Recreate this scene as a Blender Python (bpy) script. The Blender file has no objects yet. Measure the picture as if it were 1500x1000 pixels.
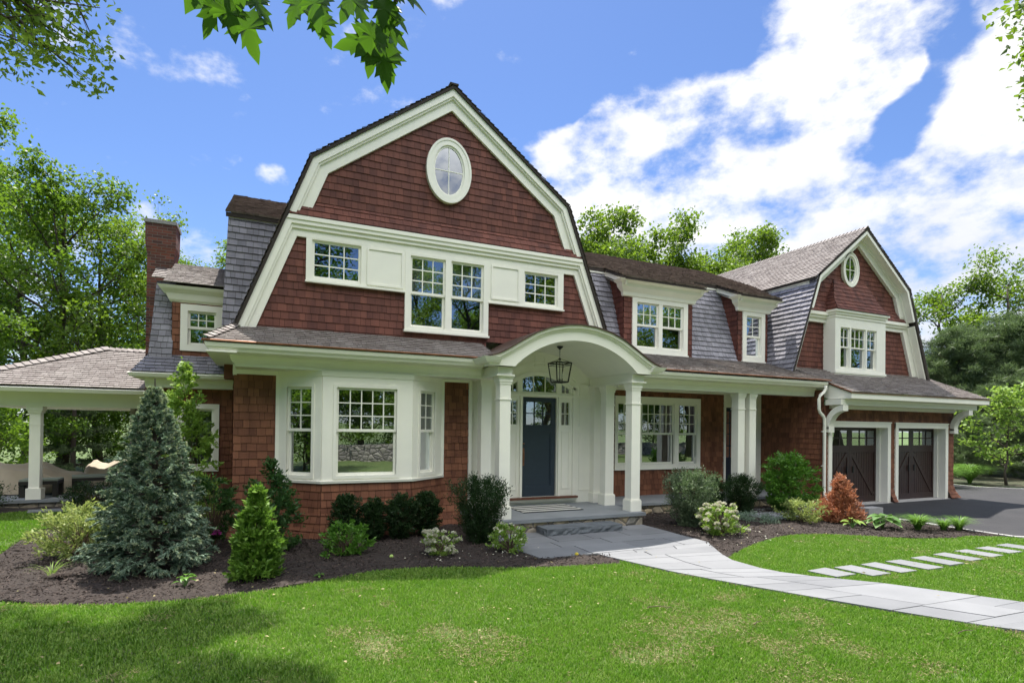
import bpy, math, random
import numpy as np
from mathutils import Vector, Matrix
R = math.radians
random.seed(7)
rng = np.random.default_rng(7)
scn = bpy.context.scene
COL = scn.collection

# ------------------------------------------------------------------ camera
cam_d = bpy.data.cameras.new('camera')
cam = bpy.data.objects.new('camera', cam_d)
COL.objects.link(cam)
FOC, YAW, PIT, ROL, CY = 811.384, R(24.1686), R(.41913), R(.71314), 618.77
_f = Vector((math.sin(YAW)*math.cos(PIT), math.cos(YAW)*math.cos(PIT), math.sin(PIT)))
_r = Vector((math.cos(YAW), -math.sin(YAW), 0))
_u = _r.cross(_f)
_r2 = _r*math.cos(ROL) + _u*math.sin(ROL)
_u2 = _u*math.cos(ROL) - _r*math.sin(ROL)
CAMZ = 2.25
m3 = Matrix((_r2, _u2, -_f)).transposed()
cam.matrix_world = Matrix.Translation((0, 0, CAMZ)) @ m3.to_4x4()
cam_d.sensor_width = 36
cam_d.sensor_fit = 'HORIZONTAL'
cam_d.lens = FOC/1500*36
cam_d.shift_y = (CY-500)/1500
cam_d.clip_start = .05
cam_d.clip_end = 2000
scn.camera = cam

def look(px, py):
    """direction in the world of a point of the photograph (used for the clouds of the sky)"""
    d = _r2*((px-750)/FOC) - _u2*((py-CY)/FOC) + _f
    return d.normalized()

# ------------------------------------------------------------------ light
SUN_EL, SUN_AZ = R(66.5), R(13)          # azimuth from +Y towards +X : the sun stands behind the house
sdir = Vector((math.sin(SUN_AZ)*math.cos(SUN_EL), math.cos(SUN_AZ)*math.cos(SUN_EL), math.sin(SUN_EL)))
sun_d = bpy.data.lights.new('sun', 'SUN')
sun_d.energy = 3.7
sun_d.angle = R(.55)
sun_d.color = (1, .95, .87)
sun = bpy.data.objects.new('sun', sun_d)
sun.rotation_euler = sdir.to_track_quat('Z', 'Y').to_euler()
sun.location = (0, 0, 60)
COL.objects.link(sun)

scn.view_settings.view_transform = 'Standard'
scn.view_settings.look = 'None'
scn.view_settings.gamma = 1
scn.view_settings.exposure = 1.33
scn.cycles.max_bounces = 8
scn.cycles.diffuse_bounces = 4
scn.cycles.glossy_bounces = 4
scn.cycles.transparent_max_bounces = 12
scn.cycles.transmission_bounces = 4
scn.cycles.use_denoising = True
scn.cycles.sample_clamp_indirect = 6

w = bpy.data.worlds.new('World')
scn.world = w
w.use_nodes = True
NT = w.node_tree
NT.nodes.clear()
def wn(t, **k):
    n = NT.nodes.new(t)
    for a, b in k.items():
        setattr(n, a, b)
    return n
def wl(a, b): NT.links.new(a, b)
def wmath(op, a, b=None, clamp=False):
    n = wn('ShaderNodeMath', operation=op, use_clamp=clamp)
    for i, x in enumerate((a, b)):
        if x is None: continue
        if isinstance(x, (int, float)): n.inputs[i].default_value = x
        else: wl(x, n.inputs[i])
    return n.outputs[0]
sky = wn('ShaderNodeTexSky', sky_type='NISHITA', sun_disc=False, sun_elevation=SUN_EL, sun_rotation=SUN_AZ)
sky.air_density = 1.0; sky.dust_density = .25; sky.ozone_density = 2.0
tc = wn('ShaderNodeTexCoord')
vdir = wn('ShaderNodeVectorMath', operation='NORMALIZE'); wl(tc.outputs['Generated'], vdir.inputs[0])
n1 = wn('ShaderNodeTexNoise'); n1.inputs['Scale'].default_value = 7; n1.inputs['Detail'].default_value = 4
wl(vdir.outputs[0], n1.inputs['Vector'])
ds = wn('ShaderNodeVectorMath', operation='SUBTRACT'); wl(n1.outputs['Color'], ds.inputs[0]); ds.inputs[1].default_value = (.5, .5, .5)
dm = wn('ShaderNodeVectorMath', operation='SCALE'); wl(ds.outputs[0], dm.inputs[0]); dm.inputs['Scale'].default_value = .09
da = wn('ShaderNodeVectorMath', operation='ADD'); wl(vdir.outputs[0], da.inputs[0]); wl(dm.outputs[0], da.inputs[1])
dn = wn('ShaderNodeVectorMath', operation='NORMALIZE'); wl(da.outputs[0], dn.inputs[0])
CLOUDS = [(930,300,150,1),(835,262,75,.9),(1010,320,150,1),(1075,205,100,.85),(1185,110,125,.95),(1275,60,95,.85),(1150,250,105,.85),
          (1260,350,190,1),(1400,380,190,1),(1500,440,160,1),(1490,140,95,.9),(1400,275,75,.55),(893,185,46,.75),(935,62,20,.7),(1335,92,24,.55),
          (665,-12,40,.6),(60,30,60,.28),(415,283,22,.4),(60,440,110,.75),(215,330,34,.55),(1470,15,45,.4),(1110,395,160,1),
          (700,340,120,.3),(1700,300,260,1),(290,385,60,.6),((3.745,-12.05,5.75),0,420,.62),((18,-12.4,5.4),0,380,.7)]
HOLES = [(1092,283,44,.9),(1290,215,60,.7),(1010,20,80,.5),(875,90,110,.6),(1330,170,50,.5),(1000,250,30,.3)]
acc = None
for lst, sg in ((CLOUDS, 1), (HOLES, -1)):
    for px, py, rad, wt in lst:
        d = look(px, py) if not isinstance(px, tuple) else Vector(px).normalized()
        rr = rad/FOC*(max(.35, d.dot(_f))**1.5)
        dp = wn('ShaderNodeVectorMath', operation='DOT_PRODUCT'); wl(dn.outputs[0], dp.inputs[0]); dp.inputs[1].default_value = d
        mr = wn('ShaderNodeMapRange', interpolation_type='SMOOTHSTEP')
        mr.inputs[1].default_value = math.cos(rr*1.35); mr.inputs[2].default_value = math.cos(rr*.35)
        mr.inputs[3].default_value = 0; mr.inputs[4].default_value = wt*sg
        wl(dp.outputs['Value'], mr.inputs[0])
        acc = mr.outputs[0] if acc is None else wmath('ADD', acc, mr.outputs[0])
acc = wmath('MINIMUM', acc, .88)
# bright broken cloud added high behind the camera, unseen, to light the front
sp = wn('ShaderNodeSeparateXYZ'); wl(vdir.outputs[0], sp.inputs[0])
back = wn('ShaderNodeMapRange', interpolation_type='SMOOTHSTEP'); wl(sp.outputs['Y'], back.inputs[0])
back.inputs[1].default_value = .05; back.inputs[2].default_value = -.3
hi = wn('ShaderNodeMapRange', interpolation_type='SMOOTHSTEP'); wl(sp.outputs['Z'], hi.inputs[0])
hi.inputs[1].default_value = .36; hi.inputs[2].default_value = .62
bh = wmath('MULTIPLY', back.outputs[0], hi.outputs[0])
acc = wmath('ADD', acc, wmath('MULTIPLY', bh, 1.0))
pl = wn('ShaderNodeMapping'); pl.inputs['Scale'].default_value = (1, 1, 1.7); wl(vdir.outputs[0], pl.inputs[0])
n2 = wn('ShaderNodeTexNoise'); n2.inputs['Scale'].default_value = 9; n2.inputs['Detail'].default_value = 9; n2.inputs['Roughness'].default_value = .59
n2.inputs['Distortion'].default_value = .0
wl(pl.outputs[0], n2.inputs['Vector'])
cov = wmath('ADD', acc, wmath('MULTIPLY', wmath('SUBTRACT', n2.outputs['Fac'], .5), 3.1))
mk = wn('ShaderNodeMapRange', interpolation_type='SMOOTHSTEP'); wl(cov, mk.inputs[0])
mk.inputs[1].default_value = .28; mk.inputs[2].default_value = 1.08
mask = wmath('MULTIPLY', mk.outputs[0], .97)
# cloud body : white with soft lavender grey bases
n3 = wn('ShaderNodeTexNoise'); n3.inputs['Scale'].default_value = 8; n3.inputs['Detail'].default_value = 8
wl(pl.outputs[0], n3.inputs['Vector'])
low = wn('ShaderNodeMapRange', interpolation_type='SMOOTHSTEP'); wl(sp.outputs['Z'], low.inputs[0])
low.inputs[1].default_value = .44; low.inputs[2].default_value = .16; low.inputs[3].default_value = -.12; low.inputs[4].default_value = .5
g = wmath('ADD', wmath('MULTIPLY', wmath('SUBTRACT', n3.outputs['Fac'], .42), 1.6), low.outputs[0], True)
cc = wn('ShaderNodeMix', data_type='RGBA'); wl(g, cc.inputs['Factor'])
CB = 4.6
cc.inputs[6].default_value = (CB, CB, CB, 1)
cc.inputs[7].default_value = (CB*.66, CB*.70, CB*.81, 1)
gain = wmath('ADD', 1.0, wmath('MULTIPLY', bh, 2.6))
cg = wn('ShaderNodeVectorMath', operation='SCALE'); wl(cc.outputs[2], cg.inputs[0]); wl(gain, cg.inputs['Scale'])
tint = wn('ShaderNodeMix', data_type='RGBA', blend_type='MULTIPLY'); tint.inputs['Factor'].default_value = 1
wl(sky.outputs[0], tint.inputs[6]); tint.inputs[7].default_value = (.46, .535, .69, 1)
mx = wn('ShaderNodeMix', data_type='RGBA'); wl(mask, mx.inputs['Factor'])
wl(tint.outputs[2], mx.inputs[6]); wl(cg.outputs[0], mx.inputs[7])
bg = wn('ShaderNodeBackground'); bg.inputs['Strength'].default_value = .1
wl(mx.outputs[2], bg.inputs['Color'])
wo = wn('ShaderNodeOutputWorld'); wl(bg.outputs[0], wo.inputs['Surface'])

# ------------------------------------------------------------------ materials
def mat(name, col=(.5,.5,.5), rough=.6, col2=None, island=False, noise=None, bump=0, bscale=40, spec=.5, stretch=None, metal=0, trans=None, dark=0, tm=.34):
    """Principled material; col..col2 varied by island or by noise, bump by noise; trans = translucent colour mixed in for leaves"""
    m = bpy.data.materials.new(name); m.use_nodes = True
    t = m.node_tree; L = t.links.new; N = t.nodes.new
    b = t.nodes['Principled BSDF']
    b.inputs['Roughness'].default_value = rough
    b.inputs['Specular IOR Level'].default_value = spec
    b.inputs['Metallic'].default_value = metal
    b.inputs['Base Color'].default_value = (*col, 1)
    tcn = N('ShaderNodeTexCoord'); vec = tcn.outputs['Object']
    if stretch:
        mp = N('ShaderNodeMapping'); mp.inputs['Scale'].default_value = stretch; L(vec, mp.inputs[0]); vec = mp.outputs[0]
    out = None
    if col2:
        mixn = N('ShaderNodeMix'); mixn.data_type = 'RGBA'
        mixn.inputs[6].default_value = (*col, 1); mixn.inputs[7].default_value = (*col2, 1)
        fac = None
        if island:
            gi = N('ShaderNodeNewGeometry'); fac = gi.outputs['Random Per Island']
        if noise:
            nz = N('ShaderNodeTexNoise'); nz.inputs['Scale'].default_value = noise; nz.inputs['Detail'].default_value = 5
            L(vec, nz.inputs['Vector'])
            rm = N('ShaderNodeMapRange'); rm.inputs[1].default_value = .3; rm.inputs[2].default_value = .7; L(nz.outputs['Fac'], rm.inputs[0])
            if fac is None: fac = rm.outputs[0]
            else:
                av = N('ShaderNodeMix'); av.data_type = 'FLOAT'; av.inputs[0].default_value = .45
                L(fac, av.inputs[2]); L(rm.outputs[0], av.inputs[3]); fac = av.outputs[0]
        L(fac, mixn.inputs[0]); out = mixn.outputs[2]
        L(out, b.inputs['Base Color'])
    if bump:
        nb = N('ShaderNodeTexNoise'); nb.inputs['Scale'].default_value = bscale; nb.inputs['Detail'].default_value = 6
        L(vec, nb.inputs['Vector'])
        bp = N('ShaderNodeBump'); bp.inputs['Strength'].default_value = bump; bp.inputs['Distance'].default_value = .01
        L(nb.outputs['Fac'], bp.inputs['Height']); L(bp.outputs[0], b.inputs['Normal'])
    if trans:
        tr = N('ShaderNodeBsdfTranslucent'); tr.inputs['Color'].default_value = (*trans, 1)
        ad = N('ShaderNodeMixShader'); ad.inputs[0].default_value = tm
        L(b.outputs[0], ad.inputs[1]); L(tr.outputs[0], ad.inputs[2])
        if out is not None:
            hs = N('ShaderNodeMix'); hs.data_type = 'RGBA'; hs.blend_type = 'MULTIPLY'; hs.inputs[0].default_value = .0
            L(out, hs.inputs[7]); hs.inputs[6].default_value = (*trans, 1)
            L(hs.outputs[2], tr.inputs['Color'])
        L(ad.outputs[0], t.nodes['Material Output'].inputs['Surface'])
    return m

M = {}
M['white'] = mat('white_paint', (.89,.87,.77), .42, (.85,.83,.74), noise=3, spec=.4)
M['wall'] = mat('red_cedar_shingle', (.29,.122,.067), .72, (.10,.038,.025), island=True, noise=4, bump=.35, bscale=60, spec=.25, stretch=(1,1,.12))
M['wall_skytint'] = mat('cedar_shingle_sky_tint', (.20,.072,.051), .72, (.07,.026,.022), island=True, noise=4, bump=.35, bscale=60, spec=.3, stretch=(1,1,.12))  # the lower walls' shingle again, with the cool sky cast mixed into its colour
M['wallbase'] = mat('dark_joint', (.03,.012,.009), .9)
M['roof'] = mat('brown_cedar_shingle', (.34,.305,.285), .7, (.165,.135,.125), island=True, noise=2.5, bump=.5, bscale=45, spec=.3)
M['roofdark'] = mat('old_dark_shingle', (.26,.205,.175), .85, (.075,.057,.048), island=True, noise=6, bump=.9, bscale=30, spec=.2)
M['roofgrey'] = mat('silvered_cedar_shingle', (.30,.29,.325), .48, (.13,.125,.145), island=True, noise=3, bump=.4, bscale=50, spec=.4)
M['roofbase'] = mat('roof_deck', (.035,.027,.022), .9)
M['copper'] = mat('copper_flashing', (.33,.15,.085), .45, (.20,.09,.05), noise=5, metal=.6)
M['bronze'] = mat('aged_copper_roof', (.11,.068,.05), .5, (.07,.045,.036), noise=4, metal=.3)
M['blue'] = mat('slate_blue_paint', (.024,.038,.060), .35, (.021,.033,.053), noise=8, spec=.5)
M['oak'] = mat('stained_wood', (.16,.055,.03), .5, (.10,.035,.02), noise=10, stretch=(1,8,8))
M['garage'] = mat('dark_mahogany', (.04,.016,.012), .45, (.02,.008,.007), noise=7, stretch=(6,6,.6), bump=.15, bscale=30)
M['iron'] = mat('black_iron', (.012,.012,.012), .45)
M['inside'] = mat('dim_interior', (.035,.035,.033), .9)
M['blind'] = mat('pale_blind', (.42,.44,.38), .8)
M['curtain'] = mat('pale_curtain', (.35,.35,.30), .9)
M['candle'] = mat('candle_tube', (.75,.72,.62), .5)
M['blue_stone'] = mat('bluestone', (.24,.255,.27), .75, (.18,.195,.21), noise=1.6, bump=.25, bscale=25)
M['step_stone'] = mat('rough_bluestone', (.14,.155,.17), .8, (.085,.095,.105), noise=5, bump=.9, bscale=14)
M['paver'] = mat('pale_bluestone_paver', (.235,.24,.25), .8, (.145,.15,.16), island=True, noise=1.3, bump=.2, bscale=30)
M['joint'] = mat('sandy_joint', (.10,.08,.06), .95, (.06,.045,.035), noise=20)
M['granite'] = mat('pale_granite', (.42,.41,.40), .8, (.30,.29,.29), noise=30, bump=.4, bscale=30)
M['asphalt'] = mat('fresh_asphalt', (.029,.028,.031), .8, (.017,.017,.020), noise=1.2, bump=.5, bscale=160)
M['mulch'] = mat('dark_bark_mulch', (.046,.032,.026), .95, (.014,.010,.008), noise=38, bump=1, bscale=70)
M['chip'] = mat('bark_chip', (.10,.072,.06), .9, (.02,.014,.012), island=True)
M['soil'] = mat('lawn_soil', (.06,.115,.02), .95, (.12,.15,.045), noise=1.5, bump=.6, bscale=60)
M['wood_floor'] = mat('forest_floor', (.028,.045,.014), .95, (.065,.055,.032), noise=.8)
M['brick'] = None
M['terracotta'] = mat('terracotta', (.5,.16,.08), .8)
M['tarp'] = mat('tan_cover_cloth', (.43,.36,.27), .85, (.36,.30,.22), noise=3)
M['darkwood'] = mat('dark_outdoor_wood', (.02,.016,.013), .6)
M['cushion'] = mat('grey_green_top', (.24,.27,.22), .8)
M['log'] = mat('log_bark', (.13,.09,.06), .9, (.06,.045,.03), noise=14)
M['logend'] = mat('log_cut', (.55,.40,.24), .85, (.42,.28,.15), island=True)
M['bark'] = mat('grey_bark', (.105,.085,.068), .95, (.05,.038,.03), noise=6, bump=1, bscale=14, stretch=(1,1,.25))
M['stem'] = mat('shrub_stem', (.10,.065,.04), .9)
def leaf(name, a, b, tr, rough=.5, noise=None, tm=.34): return mat(name, a, rough, b, island=True, trans=tr, spec=.35, noise=noise, tm=tm)
M['lf_oak'] = leaf('oak_leaf', (.125,.20,.022), (.055,.105,.015), (.26,.42,.03))
M['lf_over'] = leaf('overhead_oak_leaf', (.13,.20,.03), (.06,.11,.016), (.32,.48,.05), tm=.55)
M['lf_maple'] = leaf('maple_leaf', (.042,.10,.013), (.026,.066,.010), (.14,.33,.02))
M['lf_wood'] = leaf('woodland_leaf', (.105,.19,.018), (.045,.10,.013), (.24,.42,.025))
M['lf_deep'] = leaf('deep_green_leaf', (.055,.13,.032), (.028,.07,.02), (.07,.17,.025))
M['lf_box'] = leaf('boxwood_leaf', (.035,.075,.022), (.014,.034,.012), (.04,.09,.018))
M['lf_yew'] = leaf('yew_needle', (.27,.33,.19), (.05,.09,.045), (.12,.2,.07))
M['lf_arb'] = leaf('arborvitae_spray', (.20,.34,.05), (.07,.15,.022), (.18,.34,.04))
M['lf_lime'] = leaf('lime_leaf', (.29,.43,.085), (.16,.27,.045), (.34,.52,.07))
M['lf_rhod'] = leaf('rhododendron_leaf', (.14,.30,.04), (.055,.14,.02), (.15,.36,.03), .35)
M['lf_vari'] = leaf('variegated_leaf', (.42,.46,.16), (.15,.24,.06), (.38,.46,.12))
M['lf_brown'] = leaf('dead_brown_spray', (.60,.28,.155), (.32,.13,.07), (.45,.18,.09))
M['lf_pine'] = leaf('pine_needle', (.19,.26,.12), (.075,.12,.055), (.14,.21,.07))
M['lf_spruce'] = leaf('blue_spruce_needle', (.29,.39,.28), (.11,.18,.125), (.14,.22,.11))
M['lf_tip'] = leaf('spruce_new_growth', (.62,.65,.42), (.40,.48,.30), (.28,.34,.15))
M['lf_grassy'] = leaf('daylily_blade', (.17,.32,.05), (.09,.20,.03), (.18,.34,.04))
M['lf_hosta'] = leaf('hosta_leaf', (.22,.36,.11), (.09,.20,.05), (.16,.32,.06))
M['petal'] = leaf('white_petal', (.80,.76,.66), (.66,.66,.50), (.5,.48,.36))
M['pink'] = leaf('pink_petal', (.66,.10,.45), (.5,.07,.36), (.5,.08,.34))
M['blade'] = leaf('lawn_blade', (.078,.205,.011), (.285,.39,.075), (.15,.35,.02), .38, 3.2)
M['straw'] = leaf('dry_straw', (.46,.38,.20), (.30,.27,.12), (.3,.25,.12), .6)
M['ball'] = mat('yellow_rubber', (.62,.48,.03), .5)
M['limeball'] = mat('lime_rubber', (.35,.48,.12), .5)
M['matblack'] = mat('black_rug_stripe', (.014,.014,.015), .95)
M['matwhite'] = mat('white_rug_stripe', (.66,.65,.60), .95)

def glass_mat():
    m = bpy.data.materials.new('window_glass'); m.use_nodes = True
    t = m.node_tree; t.nodes.clear(); N = t.nodes.new; L = t.links.new
    tr = N('ShaderNodeBsdfTransparent'); tr.inputs[0].default_value = (.62,.66,.62,1)
    gl = N('ShaderNodeBsdfGlossy'); gl.inputs['Roughness'].default_value = .004; gl.inputs[0].default_value = (.9,.95,1,1)
    fr = N('ShaderNodeFresnel'); fr.inputs[0].default_value = 1.5
    nz = N('ShaderNodeTexNoise'); nz.inputs['Scale'].default_value = 1.3
    tcn = N('ShaderNodeTexCoord'); L(tcn.outputs['Object'], nz.inputs['Vector'])
    bp = N('ShaderNodeBump'); bp.inputs['Strength'].default_value = .03; bp.inputs['Distance'].default_value = .05
    L(nz.outputs['Fac'], bp.inputs['Height']); L(bp.outputs[0], gl.inputs['Normal'])
    ad = N('ShaderNodeMath'); ad.operation = 'ADD'; L(fr.outputs[0], ad.inputs[0]); ad.inputs[1].default_value = .32
    mxn = N('ShaderNodeMixShader'); L(ad.outputs[0], mxn.inputs[0]); L(tr.outputs[0], mxn.inputs[1]); L(gl.outputs[0], mxn.inputs[2])
    o = N('ShaderNodeOutputMaterial'); L(mxn.outputs[0], o.inputs[0])
    return m
M['glass'] = glass_mat()
def brick_mat():
    m = bpy.data.materials.new('chimney_brick'); m.use_nodes = True
    t = m.node_tree; N = t.nodes.new; L = t.links.new; b = t.nodes['Principled BSDF']; b.inputs['Roughness'].default_value = .85
    tcn = N('ShaderNodeTexCoord'); sx = N('ShaderNodeSeparateXYZ'); L(tcn.outputs['Object'], sx.inputs[0])
    ad = N('ShaderNodeMath'); L(sx.outputs[0], ad.inputs[0]); L(sx.outputs[1], ad.inputs[1])
    cb = N('ShaderNodeCombineXYZ'); L(ad.outputs[0], cb.inputs[0]); L(sx.outputs[2], cb.inputs[1])
    br = N('ShaderNodeTexBrick'); L(cb.outputs[0], br.inputs['Vector'])
    br.inputs['Color1'].default_value = (.24,.075,.05,1); br.inputs['Color2'].default_value = (.09,.04,.035,1); br.inputs['Mortar'].default_value = (.17,.14,.12,1)
    br.inputs['Scale'].default_value = 1; br.inputs['Mortar Size'].default_value = .006; br.inputs['Brick Width'].default_value = .2; br.inputs['Row Height'].default_value = .067
    L(br.outputs['Color'], b.inputs['Base Color'])
    bp = N('ShaderNodeBump'); bp.inputs['Strength'].default_value = .6; bp.inputs['Distance'].default_value = .01; bp.invert = True
    L(br.outputs['Fac'], bp.inputs['Height']); L(bp.outputs[0], b.inputs['Normal'])
    return m
M['brick'] = brick_mat()
def stone_mat(name, sc=3.6, a=(.42,.33,.21), b2=(.20,.19,.17)):
    m = bpy.data.materials.new(name); m.use_nodes = True
    t = m.node_tree; N = t.nodes.new; L = t.links.new; b = t.nodes['Principled BSDF']; b.inputs['Roughness'].default_value = .85
    tcn = N('ShaderNodeTexCoord')
    mp = N('ShaderNodeMapping'); mp.inputs['Scale'].default_value = (1, 1, 1.5); L(tcn.outputs['Object'], mp.inputs[0])
    v = N('ShaderNodeTexVoronoi'); v.inputs['Scale'].default_value = sc; L(mp.outputs[0], v.inputs['Vector'])
    e = N('ShaderNodeTexVoronoi'); e.feature = 'DISTANCE_TO_EDGE'; e.inputs['Scale'].default_value = sc; L(mp.outputs[0], e.inputs['Vector'])
    sx = N('ShaderNodeSeparateColor'); L(v.outputs['Color'], sx.inputs[0])
    c = N('ShaderNodeMix'); c.data_type = 'RGBA'; L(sx.outputs[0], c.inputs[0]); c.inputs[6].default_value = (*a, 1); c.inputs[7].default_value = (*b2, 1)
    nz = N('ShaderNodeTexNoise'); nz.inputs['Scale'].default_value = 14; nz.inputs['Detail'].default_value = 6; L(tcn.outputs['Object'], nz.inputs['Vector'])
    c2 = N('ShaderNodeMix'); c2.data_type = 'RGBA'; c2.blend_type = 'OVERLAY'; c2.inputs[0].default_value = .6; L(c.outputs[2], c2.inputs[6]); L(nz.outputs['Fac'], c2.inputs[7])
    st = N('ShaderNodeMapRange'); st.inputs[1].default_value = .02; st.inputs[2].default_value = .07; L(e.outputs['Distance'], st.inputs[0])
    mm = N('ShaderNodeMix'); mm.data_type = 'RGBA'; L(st.outputs[0], mm.inputs[0]); mm.inputs[6].default_value = (.11,.10,.09,1); L(c2.outputs[2], mm.inputs[7])
    L(mm.outputs[2], b.inputs['Base Color'])
    bp = N('ShaderNodeBump'); bp.inputs['Strength'].default_value = 1; bp.inputs['Distance'].default_value = .03
    st2 = N('ShaderNodeMapRange'); st2.inputs[1].default_value = 0; st2.inputs[2].default_value = .2; L(e.outputs['Distance'], st2.inputs[0])
    L(st2.outputs[0], bp.inputs['Height']); L(bp.outputs[0], b.inputs['Normal'])
    return m
M['fieldstone'] = stone_mat('fieldstone_masonry')
M['wallstone'] = stone_mat('dry_stone', 2.6, (.38,.35,.30), (.22,.2,.18))

# ------------------------------------------------------------------ mesh helpers
class MB:
    def __init__(s): s.v = []; s.f = []
    def face(s, pts):
        i = len(s.v); s.v += [tuple(p) for p in pts]; s.f.append(tuple(range(i, i+len(pts))))
    def box(s, x0, x1, y0, y1, z0, z1):
        i = len(s.v)
        s.v += [(x0,y0,z0),(x1,y0,z0),(x1,y1,z0),(x0,y1,z0),(x0,y0,z1),(x1,y0,z1),(x1,y1,z1),(x0,y1,z1)]
        s.f += [tuple(i+k for k in q) for q in ((3,2,1,0),(4,5,6,7),(0,1,5,4),(1,2,6,5),(2,3,7,6),(3,0,4,7))]
    def prism(s, pts, vec):
        """closed prism of a 3D polygon swept by vec"""
        n = len(pts); i = len(s.v); vec = Vector(vec)
        P = [Vector(p) for p in pts]
        s.v += [tuple(p) for p in P] + [tuple(p+vec) for p in P]
        s.f.append(tuple(i+k for k in range(n))); s.f.append(tuple(i+n+k for k in reversed(range(n))))
        for k in range(n):
            l = (k+1) % n
            s.f.append((i+l, i+k, i+n+k, i+n+l))
    def obox(s, O, u, v, n, a0, a1, b0, b1, c0, c1):
        """box in a frame: O + u*a + v*b + n*c"""
        P = lambda a, b, c: O + u*a + v*b + n*c
        s.prism([P(a0,b0,c0), P(a1,b0,c0), P(a1,b1,c0), P(a0,b1,c0)], n*(c1-c0))
    def tube(s, path, rad, sides=6, cap=True):
        path = [Vector(p) for p in path]; n = len(path)
        if isinstance(rad, (int, float)): rad = [rad]*n
        i = len(s.v); ref = Vector((.37, .21, .9)).normalized()
        for k, p in enumerate(path):
            t = (path[min(k+1, n-1)] - path[max(k-1, 0)]).normalized()
            a = t.cross(ref)
            if a.length < .05: a = t.cross(Vector((1, 0, 0)))
            a.normalize(); b = t.cross(a)
            for j in range(sides):
                q = 2*math.pi*j/sides
                s.v.append(tuple(p + (a*math.cos(q) + b*math.sin(q))*rad[k]))
        for k in range(n-1):
            for j in range(sides):
                l = (j+1) % sides
                s.f.append((i+k*sides+j, i+k*sides+l, i+(k+1)*sides+l, i+(k+1)*sides+j))
        if cap:
            s.f.append(tuple(i+j for j in reversed(range(sides)))); s.f.append(tuple(i+(n-1)*sides+j for j in range(sides)))
    def lathe(s, c, prof, sides=16):
        i = len(s.v); n = len(prof)
        for r, z in prof:
            for j in range(sides):
                q = 2*math.pi*j/sides
                s.v.append((c[0]+r*math.cos(q), c[1]+r*math.sin(q), c[2]+z))
        for k in range(n-1):
            for j in range(sides):
                l = (j+1) % sides
                s.f.append((i+k*sides+j, i+k*sides+l, i+(k+1)*sides+l, i+(k+1)*sides+j))
        s.f.append(tuple(i+j for j in reversed(range(sides)))); s.f.append(tuple(i+(n-1)*sides+j for j in range(sides)))
    def plan(s, prof, path, closed_ends=True):
        """molding: profile of (out, z) points swept along a plan path; out is to the right of travel, corners mitred"""
        P = [Vector((x, y, 0)) for x, y in path]; n = len(P); m = len(prof)
        nor = []
        for k in range(n-1):
            d = (P[k+1]-P[k]).normalized(); nor.append(Vector((d.y, -d.x, 0)))
        i = len(s.v)
        for k in range(n):
            a = nor[max(k-1, 0)]; b = nor[min(k, n-2)]
            q = a+b; q = q/(q.dot(a)) if q.length > 1e-6 else a
            for o, z in prof:
                p = P[k]+q*o; s.v.append((p.x, p.y, z))
        for k in range(n-1):
            for j in range(m):
                l = (j+1) % m
                s.f.append((i+k*m+j, i+k*m+l, i+(k+1)*m+l, i+(k+1)*m+j))
        if closed_ends:
            s.f.append(tuple(i+j for j in range(m))); s.f.append(tuple(i+(n-1)*m+j for j in reversed(range(m))))
    def strip(s, pts, a, b, y0, y1):
        """board following a polyline in the XZ plane, between offsets a and b (inward = below), from y0 to y1"""
        o1 = offs(pts, a); o2 = offs(pts, b); n = len(pts)
        for k in range(n-1):
            q = [(o1[k][0], y0, o1[k][1]), (o1[k+1][0], y0, o1[k+1][1]), (o2[k+1][0], y0, o2[k+1][1]), (o2[k][0], y0, o2[k][1])]
            s.prism(q, (0, y1-y0, 0))
    def build(s, name, m, parent=None, smooth=False, fix=True):
        me = bpy.data.meshes.new(name); me.from_pydata([tuple(p) for p in s.v], [], s.f)
        if fix:
            import bmesh
            bm = bmesh.new(); bm.from_mesh(me)
            bmesh.ops.recalc_face_normals(bm, faces=bm.faces); bm.to_mesh(me); bm.free()
        if smooth: me.polygons.foreach_set('use_smooth', [True]*len(me.polygons))
        me.materials.append(M[m] if isinstance(m, str) else m)
        o = bpy.data.objects.new(name, me); COL.objects.link(o)
        if parent is not None: o.parent = parent
        return o
def offs(pts, d):
    """offset an open polyline (x,z) to its right-hand side by d, mitred"""
    P = [Vector((p[0], p[1])) for p in pts]; n = len(P); out = []
    nr = []
    for k in range(n-1):
        t = (P[k+1]-P[k]).normalized(); nr.append(Vector((t.y, -t.x)))
    for k in range(n):
        a = nr[max(k-1, 0)]; b = nr[min(k, n-2)]; q = a+b; q = q/q.dot(a)
        out.append(P[k]+q*d)
    return out
def tag(o, label=None, cat=None, group=None, kind=None):
    if label: o['label'] = label
    if cat: o['category'] = cat
    if group: o['group'] = group
    if kind: o['kind'] = kind
    return o
def thing(name, loc, label, cat, group=None, rz=0):
    o = bpy.data.objects.new(name, None); o.location = loc; o.rotation_euler = (0, 0, rz); o.empty_display_size = .2
    COL.objects.link(o); return tag(o, label, cat, group)
def kids(o): return [c for c in bpy.data.objects if c.parent == o]
def copy_tree(o, parent=None):
    c = o.copy(); COL.objects.link(c)
    if parent is not None: c.parent = parent
    for ch in kids(o): copy_tree(ch, c)
    return c

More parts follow.
